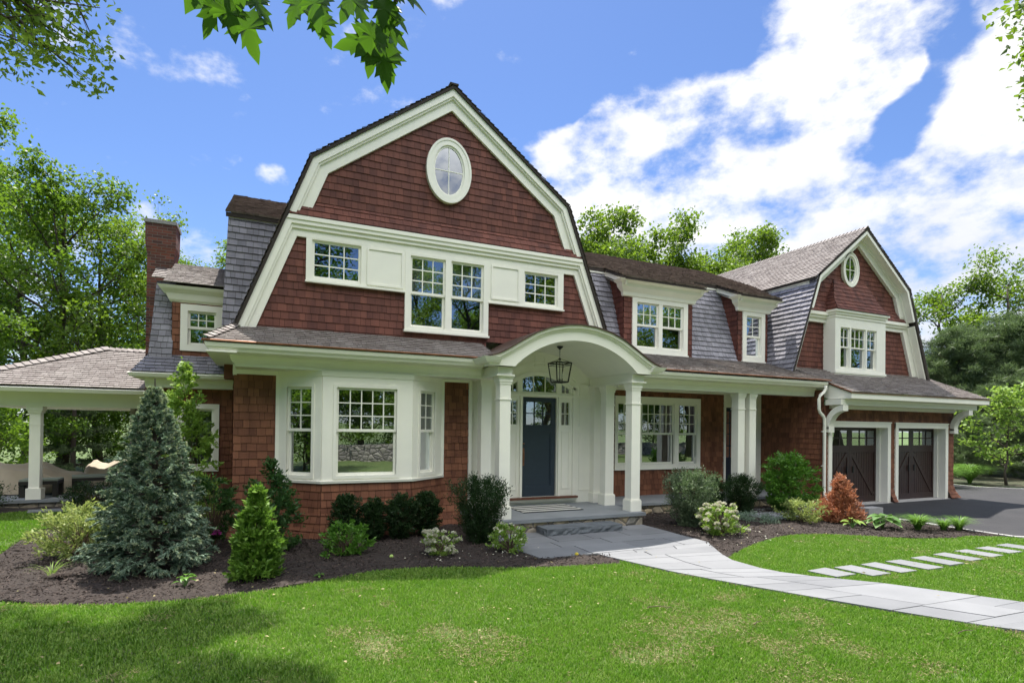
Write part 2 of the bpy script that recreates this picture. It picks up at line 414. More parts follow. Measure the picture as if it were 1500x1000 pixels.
def clip(poly, a, b, c):
    """keep a*u+b*v<=c"""
    out = []; n = len(poly)
    for k in range(n):
        p, q = poly[k], poly[(k+1) % n]
        dp = a*p[0]+b*p[1]-c; dq = a*q[0]+b*q[1]-c
        if dp <= 0: out.append(p)
        if (dp < 0 < dq) or (dq < 0 < dp):
            t = dp/(dp-dq); out.append((p[0]+(q[0]-p[0])*t, p[1]+(q[1]-p[1])*t))
    return out
def area(p): return abs(sum(p[i][0]*p[(i+1) % len(p)][1]-p[(i+1) % len(p)][0]*p[i][1] for i in range(len(p))))/2
def cut(poly, holes):
    polys = [poly]
    for (a0, a1, b0, b1) in holes:
        nxt = []
        for p in polys:
            us = [q[0] for q in p]; vs = [q[1] for q in p]
            if max(us) <= a0 or min(us) >= a1 or max(vs) <= b0 or min(vs) >= b1: nxt.append(p); continue
            l = clip(p, 1, 0, a0); r = clip(p, -1, 0, -a1)
            m = clip(clip(p, -1, 0, -a0), 1, 0, a1)
            lo = clip(m, 0, 1, b0) if m else []; up = clip(m, 0, -1, -b1) if m else []
            nxt += [x for x in (l, r, lo, up) if len(x) > 2 and area(x) > 1e-5]
        polys = nxt
    return polys
def shingles(mb, base, poly, out, expo=.155, thick=.02, wmin=.09, wmax=.2, holes=(), jit=.004, row0=None, curl=0):
    """shingle courses as real tilted butts over a convex planar polygon; holes are pairs of opposite 3D corners"""
    P = [Vector(p) for p in poly]
    n = Vector((0, 0, 0))
    for k in range(len(P)): n += (P[k]-P[0]).cross(P[(k+1) % len(P)]-P[0])
    n.normalize()
    if n.dot(Vector(out)) < 0: n = -n
    v = (Vector((0, 0, 1)) - n*n.z).normalized(); u = v.cross(n).normalized(); O = P[0]
    Q = [((p-O).dot(u), (p-O).dot(v)) for p in P]
    ar = sum(Q[i][0]*Q[(i+1) % len(Q)][1]-Q[(i+1) % len(Q)][0]*Q[i][1] for i in range(len(Q)))
    if ar < 0: Q.reverse()
    H = []
    for a, b in holes:
        a = Vector(a)-O; b = Vector(b)-O
        ua, ub = sorted((a.dot(u), b.dot(u))); va, vb = sorted((a.dot(v), b.dot(v))); H.append((ua, ub, va, vb))
    W = lambda q, d: O + u*q[0] + v*q[1] + n*d
    if base is not None:
        for p in cut(Q, H): base.face([W(q, 0) for q in p])
    half = []
    for i in range(len(Q)):
        p, q = Q[i], Q[(i+1) % len(Q)]
        a, b = q[1]-p[1], -(q[0]-p[0]); half.append((a, b, a*p[0]+b*p[1]))
    u0, u1 = min(q[0] for q in Q), max(q[0] for q in Q); v0, v1 = min(q[1] for q in Q), max(q[1] for q in Q)
    r = v0
    if row0 is not None:
        zr = (row0 - O.z)/max(v.z, .05); r = zr - math.ceil((zr-v0)/expo)*expo
    while r < v1 - 1e-4:
        x = u0 - random.random()*wmax; gp = .0035 if thick < .02 else .003
        while x < u1:
            wd = random.uniform(wmin, wmax)
            j = random.uniform(-jit, jit)
            lo, hi = r+j, r+expo+.004
            p = [(x+gp, lo), (x+wd-gp, lo), (x+wd-gp, hi), (x+gp, hi)]
            x += wd
            for a, b, c in half:
                p = clip(p, a, b, c)
                if len(p) < 3: break
            if len(p) < 3: continue
            for pc in (cut(p, H) if H else [p]):
                if len(pc) < 3 or area(pc) < 4e-5: continue
                th = thick*random.uniform(.85, 1.15); cu = random.uniform(-curl, curl)
                D = lambda q: th*(1-.82*min(1, max(0, (q[1]-lo)/expo))) + cu*(q[0]-x+wd)/wd*.5
                i = len(mb.v); mb.v += [tuple(W(q, D(q))) for q in pc]; mb.f.append(tuple(range(i, i+len(pc))))
                vb = min(q[1] for q in pc)
                for k in range(len(pc)):
                    l = (k+1) % len(pc)
                    if abs(pc[k][1]-vb) < 1e-5 and abs(pc[l][1]-vb) < 1e-5 and abs(pc[k][0]-pc[l][0]) > 1e-4:
                        s = len(mb.v); mb.v += [tuple(W(pc[k], 0)), tuple(W(pc[l], 0))]
                        mb.f.append((i+k, s, s+1, i+l))
        r += expo
def wall_path(mb, base, path, z0, z1, holes=(), o0=0, o1=0, **k):
    """shingled wall over a plan path; o0/o1 outward offset at bottom and top (flares)"""
    P = [Vector((x, y, 0)) for x, y in path]; n = len(P)
    nor = []
    for i in range(n-1):
        d = (P[i+1]-P[i]).normalized(); nor.append(Vector((d.y, -d.x, 0)))
    mi = []
    for i in range(n):
        a = nor[max(i-1, 0)]; b = nor[min(i, n-2)]; q = a+b; mi.append(q/q.dot(a))
    for i in range(n-1):
        A, B = P[i], P[i+1]
        q = [A+mi[i]*o0+Vector((0,0,z0)), B+mi[i+1]*o0+Vector((0,0,z0)), B+mi[i+1]*o1+Vector((0,0,z1)), A+mi[i]*o1+Vector((0,0,z1))]
        shingles(mb, base, q, nor[i], holes=holes if i in k.get('hseg', range(n)) else (), row0=0, **{a: b for a, b in k.items() if a != 'hseg'})
# ------------------------------------------------------------------ the house
house = thing('gambrel_house', (6, 14, 0), 'large red shingled gambrel house with white trim, blue door and two-bay garage', 'house')
HI = Matrix.Translation((-6, -14, 0))
def part(mb, name, m, parent=None, smooth=False, fix=True, label=None):
    o = mb.build(name, m, parent or house, smooth, fix)
    if parent is None: o.matrix_parent_inverse = HI
    if label: o['label'] = label
    return o
Z3 = Vector((0, 0, 1))
def part_by(mb, name, m, cuts, ax=0, fix=True, smooth=False):
    """one part for every stretch between the cuts along an axis"""
    groups = {}
    for f in mb.f:
        c = sum(mb.v[i][ax] for i in f)/len(f); groups.setdefault(sum(c > k for k in cuts), []).append(f)
    for k in sorted(groups):
        q = MB(); idx = {}
        for f in groups[k]:
            for i in f:
                if i not in idx: idx[i] = len(q.v); q.v.append(mb.v[i])
            q.f.append(tuple(idx[i] for i in f))
        part(q, name, m, fix=fix, smooth=smooth)
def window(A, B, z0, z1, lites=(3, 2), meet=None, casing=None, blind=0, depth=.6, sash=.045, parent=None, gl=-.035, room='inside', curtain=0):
    """sash window in the opening A..B (plan points, left to right seen from outside), z0..z1"""
    A3 = Vector((A[0], A[1], 0)); B3 = Vector((B[0], B[1], 0)); u = (B3-A3).normalized(); n = Vector((u.y, -u.x, 0)); W = (B3-A3).length
    s = MB(); p = MB()
    def frame(a0, a1, b0, b1, c, lt, sw):
        s.obox(A3, u, Z3, n, a0, a0+sw, b0, b1, c-.02, c+.02); s.obox(A3, u, Z3, n, a1-sw, a1, b0, b1, c-.02, c+.02)
        s.obox(A3, u, Z3, n, a0+sw, a1-sw, b1-sw, b1, c-.021, c+.019); s.obox(A3, u, Z3, n, a0+sw, a1-sw, b0, b0+sw*1.25, c-.021, c+.019)
        g0, g1, h0, h1 = a0+sw, a1-sw, b0+sw*1.25, b1-sw
        for i in range(1, lt[0]):
            x = g0+(g1-g0)*i/lt[0]; s.obox(A3, u, Z3, n, x-.011, x+.011, h0, h1, c-.012, c+.012)
        for i in range(1, lt[1]):
            y = h0+(h1-h0)*i/lt[1]; s.obox(A3, u, Z3, n, g0, g1, y-.0112, y+.0112, c-.013, c+.0112)
        P = lambda a, b: A3+u*a+Z3*b+n*c
        p.face([P(g0,h0), P(g1,h0), P(g1,h1), P(g0,h1)])
    if meet is None: frame(0, W, z0, z1, gl, lites, sash)
    else:
        frame(0, W, meet-.02, z1, gl, lites, sash); frame(0.004, W-.004, z0, meet+.02, gl-.042, (1, 1), sash)
    wo = part(s, 'window', 'white', parent)
    q = p.build('pane', 'glass', wo)
    b = MB(); c0 = gl-.07
    e = .03
    P = lambda a, z, d: A3+u*a+Z3*z+n*d
    for (x0, x1, a, bb) in ((-e, -e, z0-e, z1+e), (W+e, W+e, z0-e, z1+e)):
        b.face([P(x0,a,c0), P(x0,bb,c0), P(x0,bb,c0-depth), P(x0,a,c0-depth)])
    for zz in (z0-e, z1+e): b.face([P(-e,zz,c0), P(W+e,zz,c0), P(W+e,zz,c0-depth), P(-e,zz,c0-depth)])
    b.face([P(-e,z0-e,c0-depth), P(W+e,z0-e,c0-depth), P(W+e,z1+e,c0-depth), P(-e,z1+e,c0-depth)])
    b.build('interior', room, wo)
    if blind:
        k = MB(); zb = z1-(z1-z0)*blind; r = z1
        while r > zb:
            k.face([P(.01, r, c0-.05), P(W-.01, r, c0-.05), P(W-.01, r-.03, c0-.038), P(.01, r-.03, c0-.038)]); r -= .032
        k.build('blind', 'blind', wo, fix=False)
    if curtain:
        k = MB(); m = 14
        for sd in (0, 1):
            for i in range(m):
                a = lambda t: (t*curtain*W/m if sd == 0 else W-t*curtain*W/m)
                d = lambda t: c0-.12-.03*(t % 2)
                k.face([P(a(i),z0,d(i)), P(a(i+1),z0,d(i+1)), P(a(i+1),z1,d(i+1)), P(a(i),z1,d(i))])
        k.build('curtain', 'curtain', wo, fix=False)
    if casing:
        l, r, bt, tp, t = casing
        f = MB()
        f.obox(A3, u, Z3, n, -l, 0, z0-bt, z1+tp, gl-.06, t); f.obox(A3, u, Z3, n, W, W+r, z0-bt, z1+tp, gl-.06, t)
        f.obox(A3, u, Z3, n, 0, W, z1, z1+tp, gl-.06, t-.001); f.obox(A3, u, Z3, n, 0, W, z0-bt, z0, gl-.06, t-.001)
        f.obox(A3, u, Z3, n, -l-.015, W+r+.015, z0-bt-.035, z0-bt, gl-.02, t+.03)
        f.build('frame', 'white', wo)
    return wo

# ---- main front gable -------------------------------------------------
CX = 3.80
YG = 12.06                                   # shingle plane of the gable, trim stands in front of it
GP = [(CX-4.32, 4.08), (CX-2.95, 7.66), (CX, 9.83), (CX+2.95, 7.66), (CX+4.32, 4.08)]      # outer trim line
ZB = 6.42                                    # top of the band
def gx(z):                                   # half width of the trim line at height z
    return 4.32-(z-4.08)*(4.32-2.95)/(7.66-4.08) if z < 7.66 else 2.95*(9.83-z)/(9.83-7.66)
wl_ = MB(); wb_ = MB()
low_holes = [((4.72, YG, 3.8), (7.84, YG, 4.22)), ((.86, YG, 5.23), (1.84, YG, 6.03)), ((2.90, YG, 4.42), (4.62, YG, 5.98)), ((5.66, YG, 5.2), (6.58, YG, 5.98))]
zz = 3.9
shingles(wl_, wb_, [(CX-4.3, YG, zz), (CX+4.3, YG, zz), (CX+gx(6.2)-.1, YG, 6.2), (CX-gx(6.2)+.1, YG, 6.2)], (0,-1,0), holes=low_holes)
# upper gable with its flared skirt over the band
yk = YG
z1, z2 = 6.80, 7.66
a0, a1, a2 = gx(6.47)-.01, gx(z1)-.02, gx(z2)-.03
shingles(wl_, wb_, [(CX-a0, 11.90, 6.46), (CX+a0, 11.90, 6.46), (CX+a1, yk, z1), (CX-a1, yk, z1)], (0,-1,0), row0=0)
shingles(wl_, wb_, [(CX-a1, yk, z1), (CX+a1, yk, z1), (CX+a2, yk, z2), (CX, yk, 9.78), (CX-a2, yk, z2)], (0,-1,0), row0=0)
wb_.box(CX-3.3, CX+3.3, 11.93, 12.0, 6.45, 6.455)
part(wl_, 'gable_wall', 'wall_skytint', fix=False); part(wb_, 'wall_backing', 'wallbase'); wl_ = MB(); wb_ = MB()
# lower storey left part and the bay skirt
YW = 12.14
wall_path(wl_, wb_, [(-.54, 14.2), (-.54, YW), (.26, YW)], .5, 3.30)
wall_path(wl_, wb_, [(-.54, 14.2), (-.54, YW), (.26, YW)], .22, .5, o0=.05, o1=0)
wall_path(wl_, wb_, [(-.54, 14.2), (-.54, YW), (.26, YW)], -.1, .22, o0=.14, o1=.05)
wall_path(wl_, wb_, [(3.70, YW), (4.42, YW)], .5, 3.5)
BAY = [(.26, YW), (1.05, 11.42), (2.84, 11.42), (3.70, YW)]
for z_a, z_b, oa, ob in ((.5, 1.14, 0, 0), (.22, .5, .05, 0), (-.06, .22, .14, .05)):
    wall_path(wl_, wb_, BAY+[(4.42, YW)], z_a, z_b, o0=oa, o1=ob)
part(wl_, 'shingle_wall', 'wall', fix=False); part(wb_, 'wall_backing', 'wallbase')

t = MB()
# rake boards (two steps) : upper pair stops on the band, lower pair runs to the pent roof
GU = [(CX-gx(6.52), 6.52), GP[1], GP[2], GP[3], (CX+gx(6.52), 6.52)]
GL1 = [GP[0], (CX-gx(ZB-.02), ZB-.02)]
GL2 = [(CX+gx(ZB-.02), ZB-.02), GP[4]]
for g in (GU,):
    t.strip(g, .0, .13, 11.90, 12.09); t.strip(g, .13, .17, 11.935, 12.09); t.strip(g, .17, .36, 11.985, 12.09)
for g in (GL1, GL2):
    t.strip(g, .0, .13, 11.901, 12.09); t.strip(g, .13, .17, 11.936, 12.09); t.strip(g, .17, .31, 11.986, 12.09)
# band : crown, step, frieze
def bandbox(za, zb2, y0, inset=0):
    t.prism([(CX-gx(za)+inset, y0, za), (CX+gx(za)-inset, y0, za), (CX+gx(zb2)-inset, y0, zb2), (CX-gx(zb2)+inset, y0, zb2)], (0, 12.08-y0, 0))
bandbox(6.36, 6.44, 11.88, .02); bandbox(6.28, 6.36, 11.905, .04); bandbox(6.20, 6.28, 11.945, .06); bandbox(6.05, 6.20, 11.988, .1)
# flat panels and casings under the band
F = 11.99
def slab(x0, x1, z0, z1, y=F): t.box(x0, x1, y, 12.08, z0, z1)
slab(.745, .86, 5.18, 6.05); slab(1.84, 2.78, 5.18, 6.05); slab(.86, 1.84, 5.18, 5.23); slab(.86, 1.84, 6.03, 6.05)
slab(2.78, 2.90, 4.345, 6.05, 11.98); slab(4.62, 4.74, 4.345, 6.05, 11.98); slab(2.90, 4.62, 4.345, 4.42, 11.981); slab(2.90, 4.62, 5.98, 6.05, 11.981)
slab(3.70, 3.83, 4.42, 5.98, 11.982)
slab(4.74, 5.66, 5.15, 6.05); slab(6.58, 6.735, 5.15, 6.05); slab(5.66, 6.58, 5.15, 5.2); slab(5.66, 6.58, 5.98, 6.05)
t.box(.73, 2.78, 11.955, 12.05, 5.145, 5.18); t.box(2.76, 4.76, 11.945, 12.05, 4.30, 4.345); t.box(4.74, 6.75, 11.955, 12.05, 5.115, 5.15)
for x0, x1 in ((1.96, 2.74), (4.80, 5.53)):     # raised panel moldings
    for (a, b, c, d) in ((x0, x1, 5.98, 6.02), (x0, x1, 5.22, 5.26), (x0, x0+.04, 5.26, 5.98), (x1-.04, x1, 5.26, 5.98)): t.box(a, b, 11.968, 11.995, c, d)
part(t, 'gable_trim', 'white')
window((.86, 12.03), (1.84, 12.03), 5.23, 6.03, (3, 3), sash=.05)
for a, b in ((2.90, 3.70), (3.83, 4.62)): window((a, 12.02), (b, 12.02), 4.42, 5.98, (3, 3), meet=5.17, blind=.48, curtain=0)
window((5.66, 12.03), (6.58, 12.03), 5.2, 5.98, (3, 3), sash=.05)

def oval(cx, cy, cz, rx, rz, fr, mx_=2):
    """oval window with a moulded ring"""
    s = MB(); n = 48
    def ring(a0, b0, a1, b1, y0, y1):
        i = len(s.v)
        for k in range(n):
            q = 2*math.pi*k/n; c, d = math.cos(q), math.sin(q)
            s.v += [(cx+a0*c, y0, cz+b0*d), (cx+a1*c, y0, cz+b1*d), (cx+a1*c, y1, cz+b1*d), (cx+a0*c, y1, cz+b0*d)]
        for k in range(n):
            l = (k+1) % n
            for j in range(4):
                m = (j+1) % 4; s.f.append((i+k*4+j, i+l*4+j, i+l*4+m, i+k*4+m))
    ring(rx+fr, rz+fr, rx+fr*.25, rz+fr*.25, cy-.085, cy+.03); ring(rx+fr*1.12, rz+fr*1.12, rx+fr*.85, rz+fr*.85, cy-.10, cy+.03)
    ring(rx+fr*.26, rz+fr*.26, rx, rz, cy-.055, cy+.03)
    s.box(cx-.010, cx+.010, cy-.05, cy-.03, cz-rz, cz+rz); s.box(cx-rx, cx+rx, cy-.049, cy-.031, cz-.010, cz+.010)
    wo = part(s, 'window', 'white')
    p = MB(); e = [(cx+(rx+.01)*math.cos(2*math.pi*k/n), cy-.038, cz+(rz+.01)*math.sin(2*math.pi*k/n)) for k in range(n)]
    p.face(e); p.build('pane', 'glass', wo)
    p = MB(); p.face([(a, cy-.022, c) for a, b, c in e]); p.build('interior', 'inside', wo)
oval(3.745, 12.05, 8.0, .325, .53, .18)

# roof of the gable wing
rf = MB(); rb = MB()
RL = offs(GP, -.13)
RP = [(GP[0][0]-.02, GP[0][1]-.1)] + GP[1:4] + [(GP[4][0]+.02, GP[4][1]-.1)]
rb.strip(RP, -.055, .0, 11.86, 19.5)
o = offs(RP, -.06)
for k in range(4):
    a, b = o[k], o[k+1]
    q = [(a[0], 11.84, a[1]), (b[0], 11.84, b[1]), (b[0], 19.6, b[1]), (a[0], 19.6, a[1])]
    shingles(rf, None, q, (-1 if k < 2 else 1, 0, .6), expo=.14, thick=.03)
rb.box(CX-.1, CX+.1, 11.84, 19.6, 9.89, 9.93)
part(rf, 'gable_roof', 'roofdark', fix=False); part(rb, 'roof_deck', 'roofbase')

# ---- entablature, gutters and pent roof of the ground floor ------------
ZC = 3.31                                     # underside of the beams, top of the capitals
e = MB()
e.box(-.5, 4.5, 11.42, 12.12, 3.30, 3.6); e.box(-.5, 4.5, 11.405, 11.44, 3.43, 3.6)
PROF = [(0, 3.36), (.03, 3.40), (.05, 3.44), (.06, 3.50), (.16, 3.53), (.17, 3.545), (.30, 3.55), (.30, 3.525), (.36, 3.525), (.38, 3.56), (.42, 3.60), (.44, 3.66), (.43, 3.675), (.2, 3.68), (0, 3.66)]
e.plan(PROF, [(-.52, 14.4), (-.52, 11.41), (4.35, 11.41)])
e.box(-.56, .30, 12.085, 12.13, 3.22, 3.31); e.box(-.94, -.45, 11.0, 14.3, 3.505, 3.535); e.box(-.56, -.49, 12.12, 14.2, 3.2, 3.6); e.box(3.66, 4.42, 12.085, 12.13, 3.25, 3.31)
# right hand porch beam and cornice
e.box(8.0, 15.1, 11.45, 11.75, 3.27, 3.6)
e.plan(PROF, [(7.9, 11.47), (15.12, 11.47)])
e.box(8.1, 15.1, 11.75, 13.2, 3.42, 3.45)     # porch ceiling
e.box(8.0, 13.25, 13.06, 13.16, 3.33, 3.45)
part(e, 'cornice', 'white')
pr = MB(); pb = MB()
zt, ze = 4.40, 3.70
def pent(poly, out=(0,-1,.5), **k): shingles(pr, pb, poly, out, expo=.14, thick=.03, jit=.006, **k)
pent([(-.98, 10.97, ze), (4.6, 10.97, ze), (4.6, 12.1, 4.18), (-.45, 12.1, 4.18)])
pent([(-.98, 14.3, ze), (-.98, 10.97, ze), (-.45, 12.1, 4.18), (-.45, 14.3, 4.18)], (-1,0,.5))
pent([(7.9, 11.02, ze+.02), (15.25, 11.02, ze+.02), (15.25, 13.16, 4.42), (7.9, 13.16, 4.42)])
cp = MB()
cp.tube([(-.99, 10.955, 3.70), (4.1, 10.955, 3.70)], .018, 6); cp.tube([(-.99, 10.955, 3.70), (-.99, 14.2, 3.70)], .018, 6)
cp.tube([(8.2, 11.0, 3.72), (15.2, 11.0, 3.72)], .018, 6)
hip = [Vector((-.98, 10.97, ze+.03)), Vector((-.45, 12.1, 4.21))]
for i in range(9):                              # hip caps
    a = hip[0].lerp(hip[1], i/9); b = hip[0].lerp(hip[1], (i+1.15)/9)
    pr.face([a+Vector((-.1,.02,.02)), a+Vector((.0,0,.06)), b+Vector((0,0,.035)), b+Vector((-.1,.02,0))]); pr.face([a+Vector((0,0,.06)), a+Vector((.11,-.02,.02)), b+Vector((.11,-.02,0)), b+Vector((0,0,.035))])
part_by(cp, 'copper_edge', 'copper', [6])

# ---- bay window -------------------------------------------------------
b = MB()
def seg(A, B, x0, x1, z0, z1, c0, c1):
    A = Vector((*A, 0)); B = Vector((*B, 0)); u = (B-A).normalized(); n = Vector((u.y, -u.x, 0)); b.obox(A, u, Z3, n, x0, x1, z0, z1, c0, c1)
L1 = math.hypot(.79, .72); L3 = math.hypot(.86, .72)
def bayface(A, B, W, w0, w1, z0, z1):
    seg(A, B, 0, w0, 1.14, 3.31, -.06, .02); seg(A, B, w1, W, 1.14, 3.31, -.06, .02)
    seg(A, B, w0, w1, 1.14, z0, -.06, .019); seg(A, B, w0, w1, z1, 3.31, -.06, .019)
    for (x0, x1, a, c) in ((w0-.06, w0, z0-.06, z1+.06), (w1, w1+.06, z0-.06, z1+.06), (w0, w1, z1, z1+.06), (w0, w1, z0-.06, z0)): seg(A, B, x0, x1, a, c, .0, .038)
bayface(BAY[0], BAY[1], L1, .24, .84, 1.235, 2.99)
bayface(BAY[1], BAY[2], 1.79, .265, 1.46, 1.235, 2.99)
bayface(BAY[2], BAY[3], L3, .25, .80, 1.235, 2.99)
b.plan([(-.02, 1.09), (.05, 1.09), (.06, 1.14), (-.02, 1.15)], [(.24, YW+.0), (.26, YW)] + BAY[1:3] + [(3.70, YW), (3.74, YW)])
b.plan([(0, 3.2), (.035, 3.2), (.05, 3.31), (0, 3.31)], BAY)
b.box(.22, .30, 12.09, 12.15, 1.14, 3.31); b.box(3.66, 3.74, 12.09, 12.15, 1.14, 3.31)
part(b, 'bay_surround', 'white')
def along(A, B, d): 
    v = (Vector(B)-Vector(A)).normalized(); return tuple(Vector(A)+v*d)
window(along(BAY[0], BAY[1], .24), along(BAY[0], BAY[1], .84), 1.235, 2.99, (2, 3), meet=2.13, depth=.5)
window(along(BAY[1], BAY[2], .265), along(BAY[1], BAY[2], 1.46), 1.235, 2.99, (5, 3), meet=2.13, depth=1.2)
window(along(BAY[2], BAY[3], .25), along(BAY[2], BAY[3], .80), 1.235, 2.99, (2, 3), meet=2.13, depth=.5, curtain=.4)

# ---- entry porch ------------------------------------------------------
YD = 12.46
p = MB()
def column(x, y, w=.245, z0=.31, z1=ZC):
    h = w/2
    p.box(x-h-.032, x+h+.032, y-h-.032, y+h+.032, z0, z0+.25); p.box(x-h-.02, x+h+.02, y-h-.02, y+h+.02, z0+.25, z0+.275)
    p.box(x-h, x+h, y-h, y+h, z0+.275, z1-.17)
    p.box(x-h-.018, x+h+.018, y-h-.018, y+h+.018, z1-.50, z1-.475)
    p.box(x-h-.014, x+h+.014, y-h-.014, y+h+.014, z1-.17, z1-.12); p.box(x-h-.03, x+h+.03, y-h-.03, y+h+.03, z1-.12, z1-.045); p.box(x-h-.045, x+h+.045, y-h-.045, y+h+.045, z1-.045, z1)
    return
for x, y in ((4.62, 10.77), (7.965, 10.77), (7.965, 11.84), (4.62, 11.84), (12.19, 11.62), (12.62, 11.62)):
    p = MB(); column(x, y); part(p, 'porch_column', 'white')
p = MB()
# half columns against the entry wall
for x in (4.56, 8.0):
    p.box(x-.19, x+.16, 12.22, 12.5, .31, .56); p.box(x-.16, x+.13, 12.25, 12.5, .56, 3.14); p.box(x-.18, x+.15, 12.23, 12.5, 3.14, 3.2); p.box(x-.21, x+.18, 12.2, 12.5, 3.2, 3.31)
    p.box(x-.175, x+.145, 12.235, 12.5, 2.81, 2.835)
p.box(4.33, 4.40, 12.07, 12.5, .31, 3.31)
part_by(p, 'entry_pilaster', 'white', [6])
# arch : front face, barrel ceiling, curved roof
AX = 6.28; HW = 1.55; ZS = 3.50; SAG = .64
RAD = (HW*HW+SAG*SAG)/(2*SAG)
def under(d): return ZS+SAG-RAD+math.sqrt(max(RAD*RAD-d*d, 0))
OUT = [(-2.15, 3.66), (-1.95, 3.71), (-1.72, 3.835), (-1.45, 4.0), (-1.1, 4.205), (-.75, 4.345), (-.35, 4.43), (0, 4.455)]
OUT = OUT + [(-a, z) for a, z in reversed(OUT[:-1])]
def outz(d):
    d = -abs(d)
    for (a, z), (b2, y) in zip(OUT, OUT[1:]):
        if a <= d <= b2:
            s_ = (d-a)/(b2-a); return z+(y-z)*s_
    return 3.66
N = 44
a = MB()
for k in range(N):
    d0 = -HW+2*HW*k/N; d1 = -HW+2*HW*(k+1)/N
    a.prism([(AX+d0, 10.42, under(d0)), (AX+d1, 10.42, under(d1)), (AX+d1, 10.42, outz(d1)), (AX+d0, 10.42, outz(d0))], (0, .3, 0))
for sg in (-1, 1):
    ds = [HW, 1.72, 1.85, 2.0, 2.12]
    for d0, d1 in zip(ds, ds[1:]):
        a.prism([(AX+sg*d0, 10.42, 3.50), (AX+sg*d1, 10.42, 3.50), (AX+sg*d1, 10.42, outz(d1)), (AX+sg*d0, 10.42, outz(d0))], (0, .3, 0))
    x0, x1 = sorted((AX+sg*1.53, AX+sg*1.86))
    a.box(x0, x1, 10.60, 12.5, 3.31, 3.50); a.box(x0-.02, x1+.02, 10.45, 12.45, 3.50, 3.53)
    a.box(x0-.04, x1+.04, 10.55, 12.5, 3.305, 3.34)
    a.box(min(AX+sg*1.53, AX+sg*1.57), max(AX+sg*1.53, AX+sg*1.57), 10.6, 12.5, 3.53, 3.6)
# crown along the curved edge
pts = [(AX+d, z) for d, z in OUT]
fine = []
for i in range(97):
    d = -2.12+4.24*i/96; fine.append((AX+d, outz(d)))
for _ in range(3): fine = [fine[0]]+[((fine[i-1][0]+fine[i][0]*2+fine[i+1][0])/4, (fine[i-1][1]+fine[i][1]*2+fine[i+1][1])/4) for i in range(1, len(fine)-1)]+[fine[-1]]
a.strip(fine, -.005, .05, 10.33, 10.45); a.strip(fine, .05, .085, 10.375, 10.45); a.strip(fine, .085, .11, 10.40, 10.45)
CEIL = MB()
for k in range(N):
    d0 = -HW+2*HW*k/N; d1 = -HW+2*HW*(k+1)/N
    CEIL.face([(AX+d0, 10.6, under(d0)+.002), (AX+d1, 10.6, under(d1)+.002), (AX+d1, 12.46, under(d1)+.002), (AX+d0, 12.46, under(d0)+.002)])
part(a, 'porch_arch', 'white'); part(CEIL, 'porch_ceiling', 'white', smooth=True)
cr = MB(); cr.strip(fine, -.032, -.006, 10.29, 12.25)
part(cr, 'arched_roof', 'bronze')
e2 = MB()                                        # cornice returns beside the arch
e2.plan([(0, 3.53), (.10, 3.55), (.14, 3.60), (.18, 3.66), (0, 3.67)], [(AX-2.1, 11.4), (AX-2.1, 10.46), (AX-1.9, 10.46)])
e2.plan([(0, 3.53), (.10, 3.55), (.14, 3.60), (.18, 3.66), (0, 3.67)], [(AX+1.9, 10.46), (AX+2.1, 10.46), (AX+2.1, 11.4)])
part_by(e2, 'cornice_return', 'white', [6])
# panelled wall with door
d = MB()
DC = 6.355
def wrect(x0, x1, z0, z1, y0=YD, y1=YD+.08): d.box(x0, x1, y0, y1, z0, z1)
SL = (5.49, 5.74); SR = (6.98, 7.23)
wrect(4.4, SL[0], .31, 4.3); wrect(SR[1], 8.1, .31, 4.3)
for s0, s1 in (SL, SR): wrect(s0, s1, .31, 2.30); wrect(s0, s1, 2.90, 3.12)
wrect(SL[1], 5.87, .31, 4.3); wrect(6.845, SR[0], .31, 4.3); wrect(5.87, 6.845, .31, .50); wrect(5.87, 6.845, 3.0, 3.125)
def arcz(x): return 3.66-.31*((x-DC)/1.0)**2*1.25-.11
xs = [5.87+ (6.845-5.87)*i/12 for i in range(13)]
for x0, x1 in zip(xs, xs[1:]): d.prism([(x0, YD, arcz(x0)), (x1, YD, arcz(x1)), (x1, YD, 4.3), (x0, YD, 4.3)], (0, .08, 0))
for s0, s1 in (SL, SR):
    for i in range(4):
        x0 = s0+(s1-s0)*i/4; x1 = s0+(s1-s0)*(i+1)/4
        d.prism([(x0, YD, arcz(x0)-.02), (x1, YD, arcz(x1)-.02), (x1, YD, 4.3), (x0, YD, 4.3)], (0, .08, 0))
# mouldings : mullions, transom bar, arch band, panels
for x in (5.80, 6.87): d.box(x, x+.06, YD-.05, YD, .5, 3.02)
for x in (5.345, 7.30): d.box(x, x+.07, YD-.05, YD, .5, 3.3)
d.box(5.33, 7.38, YD-.075, YD, 3.02, 3.075)
arcp = [(DC+q, arcz(DC+q)+.10) for q in [(-1.06+2.12*i/30) for i in range(31)]]
d.strip(arcp, 0, .05, YD-.05, YD); d.strip([(x, z+.24) for x, z in arcp], 0, .035, YD-.03, YD)
def molding(x0, x1, z0, z1, w=.028, y=YD-.02):
    d.box(x0, x1, y, YD, z1-w, z1); d.box(x0, x1, y, YD, z0, z0+w); d.box(x0, x0+w, y, YD, z0+w, z1-w); d.box(x1-w, x1, y, YD, z0+w, z1-w)
for x0, x1 in ((7.50, 7.86), (4.80, 5.22)):
    molding(x0, x1, .62, 2.15); molding(x0, x1, 2.27, 3.0); molding(x0, x1, 3.08, 3.38)
molding(5.50, 5.73, .68, 2.15); molding(6.99, 7.22, .68, 2.15); molding(6.2, 6.5, 3.78, 4.05)
d.box(5.3, 7.42, YD-.12, YD, .40, .455)
entry = part(d, 'entry_surround', 'white')
s = MB(); s.box(5.36, 7.4, YD-.17, YD-.02, .455, .50); part(s, 'door_sill', 'oak')
